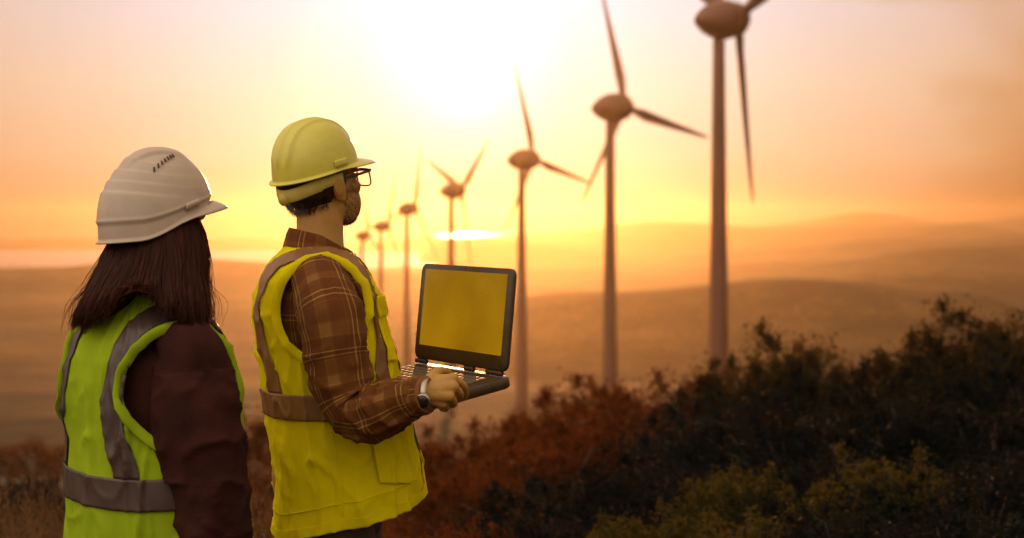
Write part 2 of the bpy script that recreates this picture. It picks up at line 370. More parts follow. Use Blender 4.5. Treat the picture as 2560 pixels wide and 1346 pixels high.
# ---------------------------------------------------------------- terrain
PROF = [(-400, -60), (-30, -2.5), (-8, 0), (4.5, 0), (8, -0.35), (14, -1.5), (25, -3.9), (50, -8.8), (100, -18), (195, -35.5), (265, -42), (345, -45), (440, -61), (545, -67), (600, -69),
        (650, -76), (740, -88), (900, -105), (1100, -120), (20000, -120)]
PX_ = np.array([p[0] for p in PROF], float); PZ_ = np.array([p[1] for p in PROF], float)
def gauss(x, c, s): return np.exp(-((x - c) / s) ** 2)
def terrain(x, y):
    x = np.asarray(x, float); y = np.asarray(y, float)
    d = np.where(y > 0, np.hypot(y, x * 0.35), y)
    z = np.interp(d, PX_, PZ_)
    z = z + 0.75 * sstep(1.0, 6.0, x) * sstep(3, 9, y) * (1 - sstep(25, 60, y))          # bank under the right-hand bushes
    roll = 1.4 * np.sin(x * 0.031 + 1.0) * np.cos(y * 0.023 + 0.6) * sstep(60, 160, d) * (1 - sstep(560, 640, d))
    z = z + roll * 0.5
    far = sstep(900, 1500, y)
    h = 48 * gauss(y, 1500, 190) * sstep(-150, 60, x) * (1 - sstep(470, 640, x)) + 17 * gauss(y, 1500, 200) * gauss(x, 287, 120)
    h = h + 40 * gauss(y, 3000, 420) * gauss(x, -590, 330) + 22 * gauss(y, 2900, 350) * sstep(-520, -800, x)
    h = h + 34 * gauss(y, 3900, 420) * gauss(x, 1150, 520) + 22 * gauss(y, 3300, 300) * gauss(x, 1300, 380)
    h = h + 52 * gauss(y, 5000, 350) * gauss(x, 1900, 700)
    h = h + (38 + 9 * np.sin(x * 0.0075 + 2) + 4 * np.sin(x * 0.019)) * gauss(y, 2500, 190) * sstep(330, 620, x) + (44 + 8 * np.sin(x * 0.006 + 0.5) + 4 * np.sin(x * 0.015)) * gauss(y, 3300, 230) * sstep(300, 700, x)
    h = h + (60 + 9 * np.sin(x * 0.0045 + 1.2) + 4 * np.sin(x * 0.012)) * gauss(y, 4500, 300) * sstep(330, 900, x)
    h = h + (118 + 8 * np.sin(x * 0.0035) + 4 * np.sin(x * 0.0093 + 1)) * gauss(y, 6200, 600) * sstep(-130, 620, x) * (1 - 0.45 * sstep(1950, 2350, x))
    h = h + 72 * gauss(y, 7900, 420) * gauss(x, 1975, 330) + 60 * gauss(y, 8000, 420) * gauss(x, 3000, 420) + 112 * gauss(y, 7900, 500) * sstep(500, 1400, x)
    h = h + 40 * gauss(y, 8000, 400) * sstep(-740, -1230, x)
    lake = np.zeros_like(z)
    h = h + 78 * sstep(4300, 4900, y) * (1 - sstep(8300, 8600, y)) * gauss(x, -0.028 * y, 420)
    lake = np.maximum(lake, sstep(4000, 4250, y) * (1 - sstep(6300, 6700, y)) * (1 - sstep(-0.055 * y - 60, -0.055 * y + 40, x)))
    h2 = h * (1 - lake)
    bumps = (3.0 * np.sin(x * 0.006 + y * 0.0021) * np.sin(y * 0.0037 + 0.4 + x * 0.001) + 1.6 * np.sin(x * 0.013 - y * 0.007)) * (1 - lake)
    z = z + far * (h2 + bumps) - 5 * lake
    for (cx, cy, rx, ry, dep) in LAKES:
        e = ((x - cx) / rx) ** 2 + ((y - cy) / ry) ** 2
        k = np.exp(-np.clip(e, 0, 40) ** 2 * 0.9)
        z = z * (1 - k) + (dep - 4) * k
    return z
LAKES = [(-165, 6500, 165, 1400, -46), (283, 2530, 42, 90, -119), (735, 2560, 60, 60, -118)]
def gz(x, y): return float(terrain(np.array([x]), np.array([y]))[0])
rad = np.concatenate([[0.6], np.geomspace(1.2, 8600, 300)])
fine = np.linspace(-27, 27, 260); coarse = np.linspace(27, 333, 70)[1:-1]
th = np.radians(np.concatenate([fine, coarse]))
RR, TT = np.meshgrid(rad, th, indexing='ij')
TX, TY = RR * np.sin(TT), RR * np.cos(TT)
TZ = terrain(TX, TY)
for i in range(len(rad)):
    if rad[i] > 60: break
    for j in range(len(th)):
        TZ[i, j] += 0.05 * sstep(3, 8, rad[i]) * mnoise.noise(Vector((TX[i, j] * 0.9, TY[i, j] * 0.9, 0)))
mb = MB(); Vt = np.stack([TX, TY, TZ], -1).reshape(-1, 3); Ft = grid_faces(len(rad), len(th), True)
Ft = [f[::-1] for f in Ft]; Ft.append(tuple(range(len(th))))
terr = mb.add(Vt, Ft).build('terrain', M['ground']); tag(terr, kind='structure')
def water_sheet(name, cx, cy, rx, ry, z):
    w = MB(); n = 48
    w.add([(cx + rx * math.cos(2 * math.pi * k / n), cy + ry * math.sin(2 * math.pi * k / n), z) for k in range(n)], [tuple(range(n))])
    return tag(w.build(name, M['water'], smooth=False), kind='structure')
bay = MB(); bay.add([(-3800, 3950, -121.5), (-180, 3950, -121.5), (-300, 6750, -121.5), (-5200, 6750, -121.5)], [(0, 1, 2, 3)])
tag(bay.build('bay_water', M['water'], smooth=False), kind='structure')
for (cx, cy, rx, ry, dep) in LAKES: water_sheet('lake_water', cx, cy, rx * 1.1, ry * 1.1, dep - 2.2)

# haze: one closed box of evening air round everything
hz = MB(); box(hz, (0, 3950, -24), np.eye(3), (8900, 4850, 132))
hm = bpy.data.materials.new('haze'); hm.use_nodes = True; ht = hm.node_tree; ht.nodes.clear()
ho = N(ht, 'ShaderNodeOutputMaterial'); hv = N(ht, 'ShaderNodeVolumePrincipled')
hv.inputs['Color'].default_value = (0.94, 0.72, 0.44, 1); hv.inputs['Density'].default_value = 0.000085; hv.inputs['Anisotropy'].default_value = 0.84
ht.links.new(hv.outputs[0], ho.inputs['Volume'])
tag(hz.build('haze', hm, smooth=False), kind='stuff')

# ---------------------------------------------------------------- wind turbines
def turbine(px, hub_y, base_y, dist, rotor_deg, label, RB=25.6, offs=0.0):
    base = P(px, 560, dist); base[2] = gz(base[0], dist) if base_y is None else CAMZ - (base_y - 560) / FPX * dist
    g = gz(base[0], dist)
    hubz = CAMZ - (hub_y - 560) / FPX * dist
    foot = min(base[2], g) - 0.3
    root = empty('wind_turbine', (base[0], dist, foot), label, 'wind turbine', 'wind turbines in a row down the hillside')
    X, Y = base[0], dist
    t = MB(); H = hubz - 1.5 - foot; rings = []
    for s in np.linspace(0, 1, 14):
        r = 1.62 + (0.80 - 1.62) * s ** 0.9
        rings.append(np.array([(X + r * math.cos(a), Y + r * math.sin(a), foot + H * s) for a in np.linspace(0, 2 * math.pi, 32, endpoint=False)]))
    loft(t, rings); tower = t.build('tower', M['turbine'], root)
    dm = MB(); box(dm, (X - 0.3, Y - 1.44, foot + 1.6), np.eye(3), (0.45, 0.06, 1.0), 0.1); dm.build('door', M['turbine'], tower)
    aa = R(90 - 61); A = np.array([math.cos(aa), math.sin(aa), 0]); Pn = np.array([-math.sin(aa), math.cos(aa), 0]); Z = np.array([0, 0, 1.0])
    # egg-shaped nacelle, blunt towards the rotor
    A3 = A * math.cos(R(5)) + Z * math.sin(R(5)); Z3 = np.cross(A3, Pn); Z3 = Z3 if Z3[2] > 0 else -Z3; A, Z = A3, Z3
    c = np.array([X, Y, hubz]) + A * 0.5; n = MB(); prof = [(-4.5, .12), (-4.35, .5), (-3.7, 1.2), (-2.7, 1.95), (-1.3, 2.6), (0, 2.85), (1.0, 2.8), (1.75, 2.5), (1.78, 2.2)]
    loft(n, [np.array([c + A * x + (Pn * math.cos(q) + Z * math.sin(q) * 0.95) * r for q in np.linspace(0, 2 * math.pi, 32, endpoint=False)]) for x, r in prof])
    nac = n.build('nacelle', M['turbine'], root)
    v = MB(); box(v, c + A * -1.6 + Z * 1.75, np.array([A, Pn, Z]), (0.5, 0.35, 0.25), 0.08); v.build('vent', M['turbine'], nac)
    h = MB(); hc = c + A * 2.9; prof = [(-1.08, 2.35), (-.5, 2.4), (.3, 2.1), (.9, 1.5), (1.4, .95), (1.68, .4), (1.75, .05)]
    loft(h, [np.array([hc + A * x + (Pn * math.cos(q) + Z * math.sin(q)) * r for q in np.linspace(0, 2 * math.pi, 28, endpoint=False)]) for x, r in prof])
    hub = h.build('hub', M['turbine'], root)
    for k in range(3):
        ps = R(rotor_deg + 120 * k)
        # seen from the camera, rotor angles run anticlockwise; the rotor plane's right hand side is nearer
        D = -Pn * math.cos(ps) + Z * math.sin(ps); C = np.cross(A, D)
        b = MB(); rings = []
        for s in np.linspace(0, 1, 16):
            rr = 1.2 + (RB - 1.2) * s
            if s < 0.08: ch, thk = 1.4, 1.3
            else: ch = np.interp(s, [.08, .2, .5, .8, .95, 1], [1.4, 2.4, 1.6, .95, .62, .22]); thk = ch * np.interp(s, [.08, .2, 1], [.75, .26, .14])
            tw = R(np.interp(s, [0, .2, 1], [22, 14, 1])); c1 = C * math.cos(tw) + A * math.sin(tw); c2 = np.cross(D, c1)
            rings.append(np.array([hc + D * rr + A * 0.3 * s + c1 * (math.cos(q) * ch / 2 + ch * 0.12 * (s > .1)) + c2 * math.sin(q) * thk / 2 * (1 if math.cos(q) > 0 else 0.8) for q in np.linspace(0, 2 * math.pi, 14, endpoint=False)]))
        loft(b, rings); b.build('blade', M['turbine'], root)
    return root
turbine(1797, 50, None, 195, 30, 'largest wind turbine, its rotor cut off at the top, tower rising behind the bushes')
turbine(1525, 270, None, 265, 104, 'second largest wind turbine, one blade up, one stretched right, one crossing behind its tower')
turbine(1304, 400, 1046, 345, 105, 'tall wind turbine whose tower stands just behind the edge of the laptop lid')
turbine(1128, 478, 1068, 440, 36, 'hazy wind turbine above the open laptop with two blades raised in a V')
turbine(1017, 523, None, 545, 70, 'hazy wind turbine midway between the man and the raised laptop lid')
turbine(952, 566, None, 650, 62, 'faint wind turbine beside the man, with its tower just clear of his chest')
turbine(905, 590, None, 740, 92, 'smallest and farthest wind turbine, its nacelle just under the man\'s chin')
# ---------------------------------------------------------------- people: shared builders
class Torso:
    """a clothed trunk: superellipse rings by height, u = 0 front, u = 90 right-hand side"""
    def __init__(s, xy, a, tab, n=2.4, seed=0.0, fold=0.007, lean=(0, 0)):
        s.xy = np.array(xy, float); s.a = R(a); s.tab = tab; s.n = n; s.seed = seed; s.fold = fold
        s.F = np.array([math.cos(s.a), math.sin(s.a), 0]); s.Rt = np.array([math.sin(s.a), -math.cos(s.a), 0])
        s.z0, s.z1 = tab[0][0], tab[-1][0]
    def w(s, z): return interp(z, s.tab, 1)
    def d(s, z): return interp(z, s.tab, 2)
    def c(s, z): return interp(z, s.tab, 3)
    def pt(s, f, r, z): return np.array([s.xy[0], s.xy[1], 0]) + s.F * f + s.Rt * r + np.array([0, 0, z])
    def folds(s, u, z):
        k = 1 - sstep(s.zs - 0.06, s.zs + 0.03, z)
        cu, su = math.cos(u), math.sin(u); q = s.seed
        v = mnoise.noise(Vector((cu * 3.0, su * 3.0, z * 1.6 + q)))
        warp = 1.2 * mnoise.noise(Vector((cu * 1.5, su * 1.5, z * 3 + q + 4)))
        rdg = lambda a: max(0, 1 - abs(a)) ** 4
        v += 0.9 * rdg(2.0 * mnoise.noise(Vector((cu * 4.2 + warp, su * 4.2, z * 1.4 + q + 9)))) - 0.4
        v += 0.55 * rdg(2.2 * mnoise.noise(Vector((cu * 3.0, su * 3.0 + warp, z * 9 + q + 20)))) * (0.35 + abs(mnoise.noise(Vector((cu * 2, su * 2, z * 4 + q)))) * 2) - 0.2
        v += 0.16 * mnoise.noise(Vector((cu * 11, su * 11, z * 22 + q)))
        belt = 1 - 0.6 * math.exp(-((z - s.zb) / 0.05) ** 2)
        return s.fold * max(-0.6, v) * (0.25 + 0.75 * k) * belt
    def S(s, u, z, off=0.0, folds=True):
        su, cu = math.sin(u), math.cos(u); e = 2 / s.n
        if folds: off = off + s.folds(u, z)
        k = sstep(s.zs - 0.07, s.zs + 0.03, z)
        f = s.c(z) + (s.d(z) + off) * math.copysign(abs(cu) ** e, cu)
        r = (s.w(z) + off * (1 - 0.3 * k)) * math.copysign(abs(su) ** e, su)
        return s.pt(f, r, z + off * 0.9 * k)
    def uv_of(s, f, z, side=1):        # angle whose forward coordinate is f (absolute) at height z
        q = np.clip((f - s.c(z)) / s.d(z), -1, 1); cu = math.copysign(abs(q) ** (s.n / 2), q)
        return side * math.acos(np.clip(cu, -1, 1))
    def u_of_r(s, r, z, front):        # angle whose lateral coordinate is r
        q = min(1, abs(r) / s.w(z)); u = math.asin(q ** (s.n / 2)); u = u if front else math.pi - u
        return math.copysign(u, r)
def patch(mb, fn, us, vs):
    V = [fn(u, v) for v in vs for u in us]; mb.add(V, grid_faces(len(vs), len(us), False)); return mb
def thicken(o, t, off=-1):
    m = o.modifiers.new('solid', 'SOLIDIFY'); m.thickness = t; m.offset = off; return o
def build_vest(T, root, mat, tapemat, hole, hem, zc, beltz, vneck, stripe=(0.092, 0.140), flare=0.026, NU=176, NV=120):
    """hole=(f0,z0,rf,rz) armhole; hem(u)->z ; zc top; vneck z"""
    f0, h0, rf, rz = hole
    us = np.linspace(0, 2 * math.pi, NU, endpoint=False); V = []; keep = {}; Z = []
    for j in range(NV):
        t = j / (NV - 1)
        for u in us:
            zh = hem(u); z = zh + (zc - zh) * t; Z.append((u, z)); V.append(T.S(u, z, 0.006))
    F = []
    for i in range(NV - 1):
        for j in range(NU):
            k = (j + 1) % NU; u, z = Z[i * NU + j]; u2 = u + math.pi / NU; zz = (z + Z[(i + 1) * NU + j][1]) / 2
            cu, su = math.cos(u2), math.sin(u2)
            f = T.c(zz) + T.d(zz) * math.copysign(abs(cu) ** (2 / T.n), cu) ; r = T.w(zz) * abs(su) ** (2 / T.n)
            if ((f - f0) / rf) ** 2 + ((zz - h0) / rz) ** 2 < 1 and r > 0.08: continue
            if cu > 0 and r < 0.012 + max(0, zz - vneck) * 0.42 and (zz > vneck or r < 0.0): continue
            if zz > zc - 0.012 and cu > 0.2: continue
            F.append((i * NU + j, i * NU + k, (i + 1) * NU + k, (i + 1) * NU + j))
    m = MB(); m.add(V, F); vest = m.build('vest', mat, root); thicken(vest, 0.0025, 1)
    # binding round each armhole and the hem
    for sd in (1, -1):
        pts = []
        for q in np.linspace(0, 2 * math.pi, 61):
            z = h0 + rz * math.sin(q); f = f0 + rf * math.cos(q)
            pts.append(T.S(T.uv_of(f, z, sd), z, 0.008))
        b = MB(); pts = np.array(pts); nb = len(pts) - 1
        ring = []
        ctr = pts[:-1].mean(0)
        rows = []
        for k in range(nb):
            out = pts[k] - ctr; lat = T.Rt * sd; out = out - lat * np.dot(out, lat); out /= np.linalg.norm(out)
            rows.append([pts[k] + out * a + lat * c for a, c in ((-.005, -.003), (-.006, .001), (-.004, .0028), (.006, .0034), (.015, .0024), (.016, -.001), (.006, -.004))])
        Vb = np.array(rows).reshape(-1, 3); nc = 7
        Fb = [(k * nc + c, k * nc + (c + 1) % nc, ((k + 1) % nb) * nc + (c + 1) % nc, ((k + 1) % nb) * nc + c) for k in range(nb) for c in range(nc)]
        b.add(Vb, Fb); b.build('armhole_binding', mat, vest)
    hb = MB(); us2 = np.linspace(R(4), R(356), 150)
    patch(hb, lambda u, v: T.S(u, hem(u) + v, 0.009), us2, (-.004, .0, .010, .020, .022)); hbo = hb.build('hem_binding', mat, vest); thicken(hbo, 0.002)
    sm_ = MB()
    for u0 in (R(92), R(268)): patch(sm_, lambda a, z: T.S(u0 + a, z, 0.0068), np.linspace(-.008, .008, 3), np.linspace(hem(u0) + .03, h0 - rz - .012, 60))
    patch(sm_, lambda a, z: T.S(a, hem(a) + z, 0.0068), np.linspace(R(14), R(346), 200), (.058, .0595, .061))
    thicken(sm_.build('seam', mat, vest), .0022, 0)
    # reflective belt
    zb0, zb1 = beltz
    bl = MB(); patch(bl, lambda u, v: T.S(u, v, 0.0095), np.linspace(R(5), R(355), 360), np.linspace(zb0, zb1, 13))
    thicken(bl.build('reflective_belt', tapemat, vest), 0.0015)
    # reflective braces, back belt -> shoulder -> front belt
    r0, r1 = stripe
    for sd in (1, -1):
        st = MB(); V = []; nr, nz = 11, 150
        for r in np.linspace(r0, r1, nr):
            zs = np.linspace(zb1, zc, 400); ok = [z for z in zs if T.w(z) >= r]; zt = ok[-1]
            # height where this lateral line tops out
            for s in np.linspace(0, 2, nz):
                if s <= 1: z = zb1 + (zt - zb1) * math.sin(s * math.pi / 2); V.append(T.S(T.u_of_r((r + flare * (1 - sstep(zb1, h0 - .05, z))) * sd, z, False), z, 0.0098))
                else: z = zb1 + (zt - zb1) * math.sin((2 - s) * math.pi / 2); V.append(T.S(T.u_of_r((r + flare * (1 - sstep(zb1, h0 - .05, z))) * sd, z, True), z, 0.0098))
        Fs = []
        for q in grid_faces(nr, nz, False):
            p = sum(V[k] for k in q) / 4 - np.array([T.xy[0], T.xy[1], 0]); f = np.dot(p, T.F)
            if ((f - f0) / (rf + .004)) ** 2 + ((p[2] - h0) / (rz + .004)) ** 2 > 1: Fs.append(q)
        st.add(V, Fs); thicken(st.build('reflective_brace', tapemat, vest), 0.0015, 0)
    return vest
def torso_mesh(mb, T, shrink, z0, z1, n=40, seg=64, uv=True):
    global LEN
    rings = []
    zs = np.linspace(z0, z1, n)
    for z in zs: rings.append(np.array([T.S(u, z, -shrink, False) for u in np.linspace(0, 2 * math.pi, seg, endpoint=False)]))
    LEN = list(zs - z0); loft(mb, rings, True, 1.15 if uv else None)
def wrinkle(seed, amp, k1=38.0, centre=None, wid=0.12):
    def f(th, l, L):
        e = amp * 0.45 if centre is None else amp * (0.45 + 0.9 * math.exp(-((l - centre) / wid) ** 2))
        c, s_ = math.cos(th), math.sin(th)
        v = 0.6 * mnoise.noise(Vector((c * 1.3 + seed, s_ * 1.3, l * 9)))
        w1 = 1.5 * mnoise.noise(Vector((c + seed, s_, l * 5 + 3)))
        v += 1.3 * max(0, 1 - abs(2.4 * mnoise.noise(Vector((c * .9 + w1 + seed, s_ * .9, l * k1 * .28))))) ** 2 - 0.35
        v += 0.5 * max(0, 1 - abs(2.6 * mnoise.noise(Vector((c * 2.4 + seed, s_ * 2.4 + w1, l * 12 + 5))))) ** 2
        return e * v
    return f
def head_axes(a, pitch):
    a, p = R(a), R(pitch)
    F = np.array([math.cos(a) * math.cos(p), math.sin(a) * math.cos(p), math.sin(p)]); Rt = np.array([math.sin(a), -math.cos(a), 0]); U = np.cross(Rt, F)
    return F, Rt, U
def head_shapes(mb, c, A, s=1.0):
    F, Rt, U = A; c = np.asarray(c)
    E = lambda f, r, u, rr: ellipsoid(mb, c + (F * f + Rt * r + U * u) * s, (F, Rt, U), tuple(x * s for x in rr))
    E(-.012, 0, .035, (.097, .076, .088)); E(.018, 0, -.015, (.076, .066, .09)); E(.04, 0, -.065, (.048, .05, .048)); E(.062, 0, -.098, (.03, .027, .02))
    E(-.0, .03, -.06, (.055, .03, .045)); E(-.0, -.03, -.06, (.055, .03, .045))
    E(.088, 0, -.012, (.012, .011, .03)); E(.101, 0, -.03, (.016, .014, .012)); E(.094, .011, -.034, (.01, .009, .008)); E(.094, -.011, -.034, (.01, .009, .008))
    E(.078, .03, .022, (.014, .028, .009)); E(.078, -.03, .022, (.014, .028, .009))                     # brows
    E(.088, 0, -.057, (.010, .024, .006)); E(.087, 0, -.068, (.010, .021, .007))                         # lips
    E(.062, .042, -.02, (.025, .022, .022)); E(.062, -.042, -.02, (.025, .022, .022))                   # cheekbones
    for sd in (1, -1):                                                                                     # ears
        E(-.008, .079 * sd, -.008, (.020, .009, .032)); E(-.014, .086 * sd, -.002, (.017, .005, .026)); E(-.002, .077 * sd, -.034, (.009, .007, .011))
def hand_chain(mb, pts, r): tube(mb, pts, r, 10, 4 * len(pts), 'round')
def hard_hat(root, c, A, mat, L, W, H, brim, rim, steps=None, ridges=None, flare=0.008, pw=0.86):
    """shell of a hard hat; rim(phi)->height of the lower edge; phi = 0 at the front"""
    F, Rt, U = A; c = np.asarray(c); NP, NT = 140, 84; rows = []
    def pt(phi, t, off=0.0):
        an = t * math.pi / 2; rad = math.cos(an) ** pw; v = rim(phi) * (1 - math.sin(an)) + H * math.sin(an) ** 0.95
        x, y = L * math.cos(phi) * rad, W * math.sin(phi) * rad
        o = off
        if steps: o += steps(phi, t, v)
        if ridges: o += ridges(y, x, t)
        nx = Vector((math.cos(phi) / L * math.cos(an), math.sin(phi) / W * math.cos(an), math.sin(an) / H)).normalized()
        return c + F * (x + nx.x * o) + Rt * (y + nx.y * o) + U * (v + nx.z * o)
    V = []
    for i in range(4, -1, -1):                                  # flared lip and peak
        for j in range(NP):
            phi = 2 * math.pi * j / NP; pk = max(0, math.cos(phi)) ** 1.6 * (1 if abs(math.cos(phi)) > 0.25 else .6)
            e = (flare + brim * pk) * (i / 4); drop = -0.004 * (i / 4) - 0.014 * pk * (i / 4) ** 1.6 + 0.004 * pk
            b = pt(phi, 0.0); d = F * math.cos(phi) + Rt * math.sin(phi) * (1 - 0.55 * pk)
            V.append(b + d * e + U * drop)
    for i in range(1, NT):
        for j in range(NP): V.append(pt(2 * math.pi * j / NP, i / NT))
    n = len(V) // NP
    Fc = grid_faces(n, NP, True); V.append(pt(0, 1.0)); top = len(V) - 1
    Fc += [((n - 1) * NP + j, (n - 1) * NP + (j + 1) % NP, top) for j in range(NP)]
    m = MB(); m.add(V, Fc); o = m.build('hard_hat', mat, root); thicken(o, 0.003, 1)
    return o, pt
def leg_mesh(mb, hip, knee, ankle, r, seg=24, disp=None):
    tube(mb, [hip, (hip + knee) / 2, knee, (knee + ankle) / 2, ankle], r, seg, 40, True, disp)
def boots(root, ank, fdir, mat):
    for a in ank:
        b = MB(); F = np.asarray(fdir); S_ = np.cross(F, (0, 0, 1)); rings = []
        for x, hw, h in ((-.10, .02, .05), (-.09, .035, .10), (-.04, .042, .16), (.02, .045, .15), (.07, .047, .095), (.14, .05, .07), (.19, .04, .055), (.21, .015, .03)):
            ctr = np.array([a[0], a[1], 0]) + F * x
            rings.append(np.array([ctr + S_ * hw * math.cos(q) + np.array([0, 0, gz(a[0], a[1]) + 0.004 + h * (0.5 + 0.5 * math.sin(q))]) for q in np.linspace(0, 2 * math.pi, 20, endpoint=False)]))
        loft(b, rings); b.build('boot', mat, root)

# ---------------------------------------------------------------- laptop (held by the man)
HL = P(1040, 903, 3.70); HR_ = P(1266, 940, 3.38)                 # hinge ends
hx = HR_ - HL; lw = np.linalg.norm(hx); hx = hx / lw               # towards the man's right
ny = np.cross((0, 0, 1.0), hx); ny /= np.linalg.norm(ny)           # away from the man
tb = R(-9); by = ny * math.cos(tb) - np.array([0, 0, 1.0]) * math.sin(tb); bz = np.cross(hx, by)   # base dips towards him
hc = (HL + HR_) / 2; BD = 0.262
def LP(x, y, z): return hc + hx * x + by * y + bz * z              # laptop space: y = 0 at hinge, negative towards the man
lap = empty('laptop', tuple(LP(0, -BD / 2, -.02)), 'open dark laptop held up in front of the man in the yellow vest', 'laptop')
BAX = np.array([hx, by, bz])
b = MB(); box(b, LP(0, -BD / 2 + .012, -.0185), BAX, (lw / 2, BD / 2 + .006, .0135), .022, 5); base = b.build('base', M['laptop'], lap)
b = MB(); box(b, LP(0, -BD / 2 + .004, -.005), BAX, (lw / 2 - .006, BD / 2 - .012, .0018), .015, 5); deck = b.build('deck', M['deck'], base)
b = MB()
for r in range(6):
    for k in range(15):
        w2 = (lw - .05) / 15; kx = -lw / 2 + .025 + w2 * (k + .5)
        box(b, LP(kx, -.045 - .019 * r, -.0015), BAX, (w2 / 2 - .0014, .0081, .0016), .002, 2)
b.build('keyboard', M['key'], base)
b = MB(); box(b, LP(-.03, -.208, -.0028), BAX, (.05, .03, .0006), .004, 3); b.build('touchpad', M['laptop'], base)
tl = R(6); LU = np.array([0, 0, 1.0]) * math.cos(tl) + ny * math.sin(tl); LN = np.cross(hx, LU)
def LD(x, u, n=0.0): return hc + hx * x + LU * u + LN * n
LAX = np.array([hx, LU, LN]); LH = 0.246
b = MB(); box(b, LD(0, .009 + LH / 2), LAX, (lw / 2 + .002, LH / 2, .0065), .020, 6); lid = b.build('lid', M['laptop'], lap)
sgn = -1 if np.dot(LN, -ny) < 0 else 1
b = MB(); box(b, LD(.0, .014 + LH / 2 + .006, sgn * .0068), LAX, (lw / 2 - .020, LH / 2 - .025, .0006), .001, 1); b.build('screen', M['screen'], lid, False)
b = MB(); ellipsoid(b, LD(0, .012 + LH - .009, sgn * .0068), LAX, (.0025, .0025, .001), 12, 6); b.build('webcam', M['watch_face'], lid)
for x, l_ in ((-.172, .022), (.045, .018), (.150, .030)):
    b = MB(); tube(b, [LD(x - l_, .003), LD(x + l_, .003)], [.0068, .0068], 14, 6); b.build('hinge', M['laptop'], lap)
for x in (-.08,):
    b = MB(); tube(b, [LP(lw / 2 - .10, -.012, -.003), LP(lw / 2 - .06, -.012, -.003)], [.004, .004], 10, 4); b.build('hinge_cover', M['laptop'], base)

# ---------------------------------------------------------------- the man
MY = 3.55; MXY = (P(800, 0, MY)[0], MY)
man = empty('person', (MXY[0], MXY[1], 0), 'person in hard hat tinted flare yellow, glasses and yellow vest over plaid shirt, holding the open laptop', 'person', 'two people in hard hats and safety vests')
TM = Torso(MXY, 6, [(.70, .205, .172, .07), (.76, .212, .178, .07), (.92, .212, .178, .070), (1.02, .207, .172, .052), (1.11, .203, .166, .037), (1.21, .203, .162, .016), (1.314, .206, .155, -.002), (1.37, .206, .148, -.006),
              (1.41, .198, .134, -.008), (1.44, .173, .117, -.008), (1.462, .137, .101, -.006), (1.48, .103, .088, -.002), (1.50, .081, .08, .002), (1.53, .075, .075, .004)], 2.4, 3.0, 0.015)
TM.zs = 1.42; TM.zb = 1.12
AH = head_axes(47, 13); HC = P(802, 462, 3.57)
RH = {}   # right hand joints (photo pixel, distance)
HP = lambda x, y, Y: P(x, y, Y)
hand = {
    'wrist': HP(1052, 985, 3.165), 'palm_top': HP(1090, 955, 3.185), 'palm_low': HP(1085, 1003, 3.17),
    'index': [HP(1100, 948, 3.195), HP(1131, 948, 3.20), HP(1158, 963, 3.215), HP(1165, 982, 3.235), HP(1161, 996, 3.25)],
    'middle': [HP(1098, 968, 3.18), HP(1132, 968, 3.18), HP(1150, 984, 3.20), HP(1147, 999, 3.235), HP(1132, 1000, 3.27)],
    'ring': [HP(1094, 985, 3.175), HP(1122, 991, 3.17), HP(1135, 1007, 3.195), HP(1128, 1014, 3.235), HP(1115, 1008, 3.26)],
    'little': [HP(1088, 998, 3.175), HP(1106, 1009, 3.175), HP(1116, 1020, 3.20), HP(1109, 1024, 3.235), HP(1099, 1018, 3.255)],
    'thumb': [HP(1066, 965, 3.185), HP(1088, 935, 3.215), HP(1108, 929, 3.25), HP(1128, 938, 3.285)]}
FR = {'index': [.0115, .0102, .0088, .0078, .0066], 'middle': [.0118, .0104, .0089, .0079, .0067], 'ring': [.0114, .010, .0085, .0075, .0064], 'little': [.010, .0087, .0075, .0068, .0058], 'thumb': [.017, .0135, .0108, .0088]}
def mirror_lap(p):               # across the laptop's middle
    x = np.dot(p - hc, hx); return p - hx * (2 * x)
def add_hand(mb, H):
    w = H['wrist']
    for k in ('index', 'middle', 'ring', 'little', 'thumb'): hand_chain(mb, H[k], FR[k])
    for k, r0, r1 in (('index', .021, .0145), ('middle', .022, .015), ('ring', .021, .014), ('little', .019, .0125)):
        tube(mb, [w + (H[k][0] - w) * .15, (w + H[k][1]) / 2, H[k][1]], [r0, (r0 + r1) / 2, r1], 12, 12, 'round')
LHAND = {k: ([mirror_lap(p) for p in v] if isinstance(v, list) else mirror_lap(v)) for k, v in hand.items()}
SHR = TM.pt(.008, .165, 1.405); SHL = TM.pt(-.0, -.165, 1.405)
ELR = P(878, 1030, 3.285); WRR = hand['wrist']
ELL = TM.pt(.10, -.27, 1.11); WRL = LHAND['wrist']
bm_ = MB()
head_shapes(bm_, HC, AH, 1.0)
for sd in (1, -1): ellipsoid(bm_, HC + AH[0] * .042 + AH[1] * .034 * sd + AH[2] * -.055, AH, (.044, .030, .052))
ellipsoid(bm_, HC + AH[0] * .066 + AH[2] * -.085, AH, (.026, .03, .022))
tube(bm_, [P(800, 640, MY), P(800, 590, 3.555), P(799, 535, 3.56), HC + AH[0] * -.01], [(.062, .064), (.0585, .059), (.058, .058), .055], 24, 20)
torso_mesh(bm_, TM, .03, .86, 1.50, 30, 40, False)
ellipsoid(bm_, TM.pt(.03, 0, .93), np.eye(3), (.15, .15, .14))
HIPR, HIPL = TM.pt(.03, .095, .93), TM.pt(.03, -.095, .93)
KNR, KNL = TM.pt(.05, .105, .50), TM.pt(.09, -.11, .50); ANR, ANL = TM.pt(-.0, .11, .09), TM.pt(.05, -.13, .09)
for h_, k_, a_ in ((HIPR, KNR, ANR), (HIPL, KNL, ANL)): leg_mesh(bm_, h_, k_, a_, [.085, .075, .055, .052, .038])
for s_, e_, w_ in ((SHR, ELR, WRR), (SHL, ELL, WRL)):
    tube(bm_, [s_, (s_ + e_) / 2, e_], [.048, .045, .038], 16, 14, 'round'); tube(bm_, [e_, (e_ + w_) / 2, w_], [.038, .037, (.027, .027)], 16, 14, 'round')
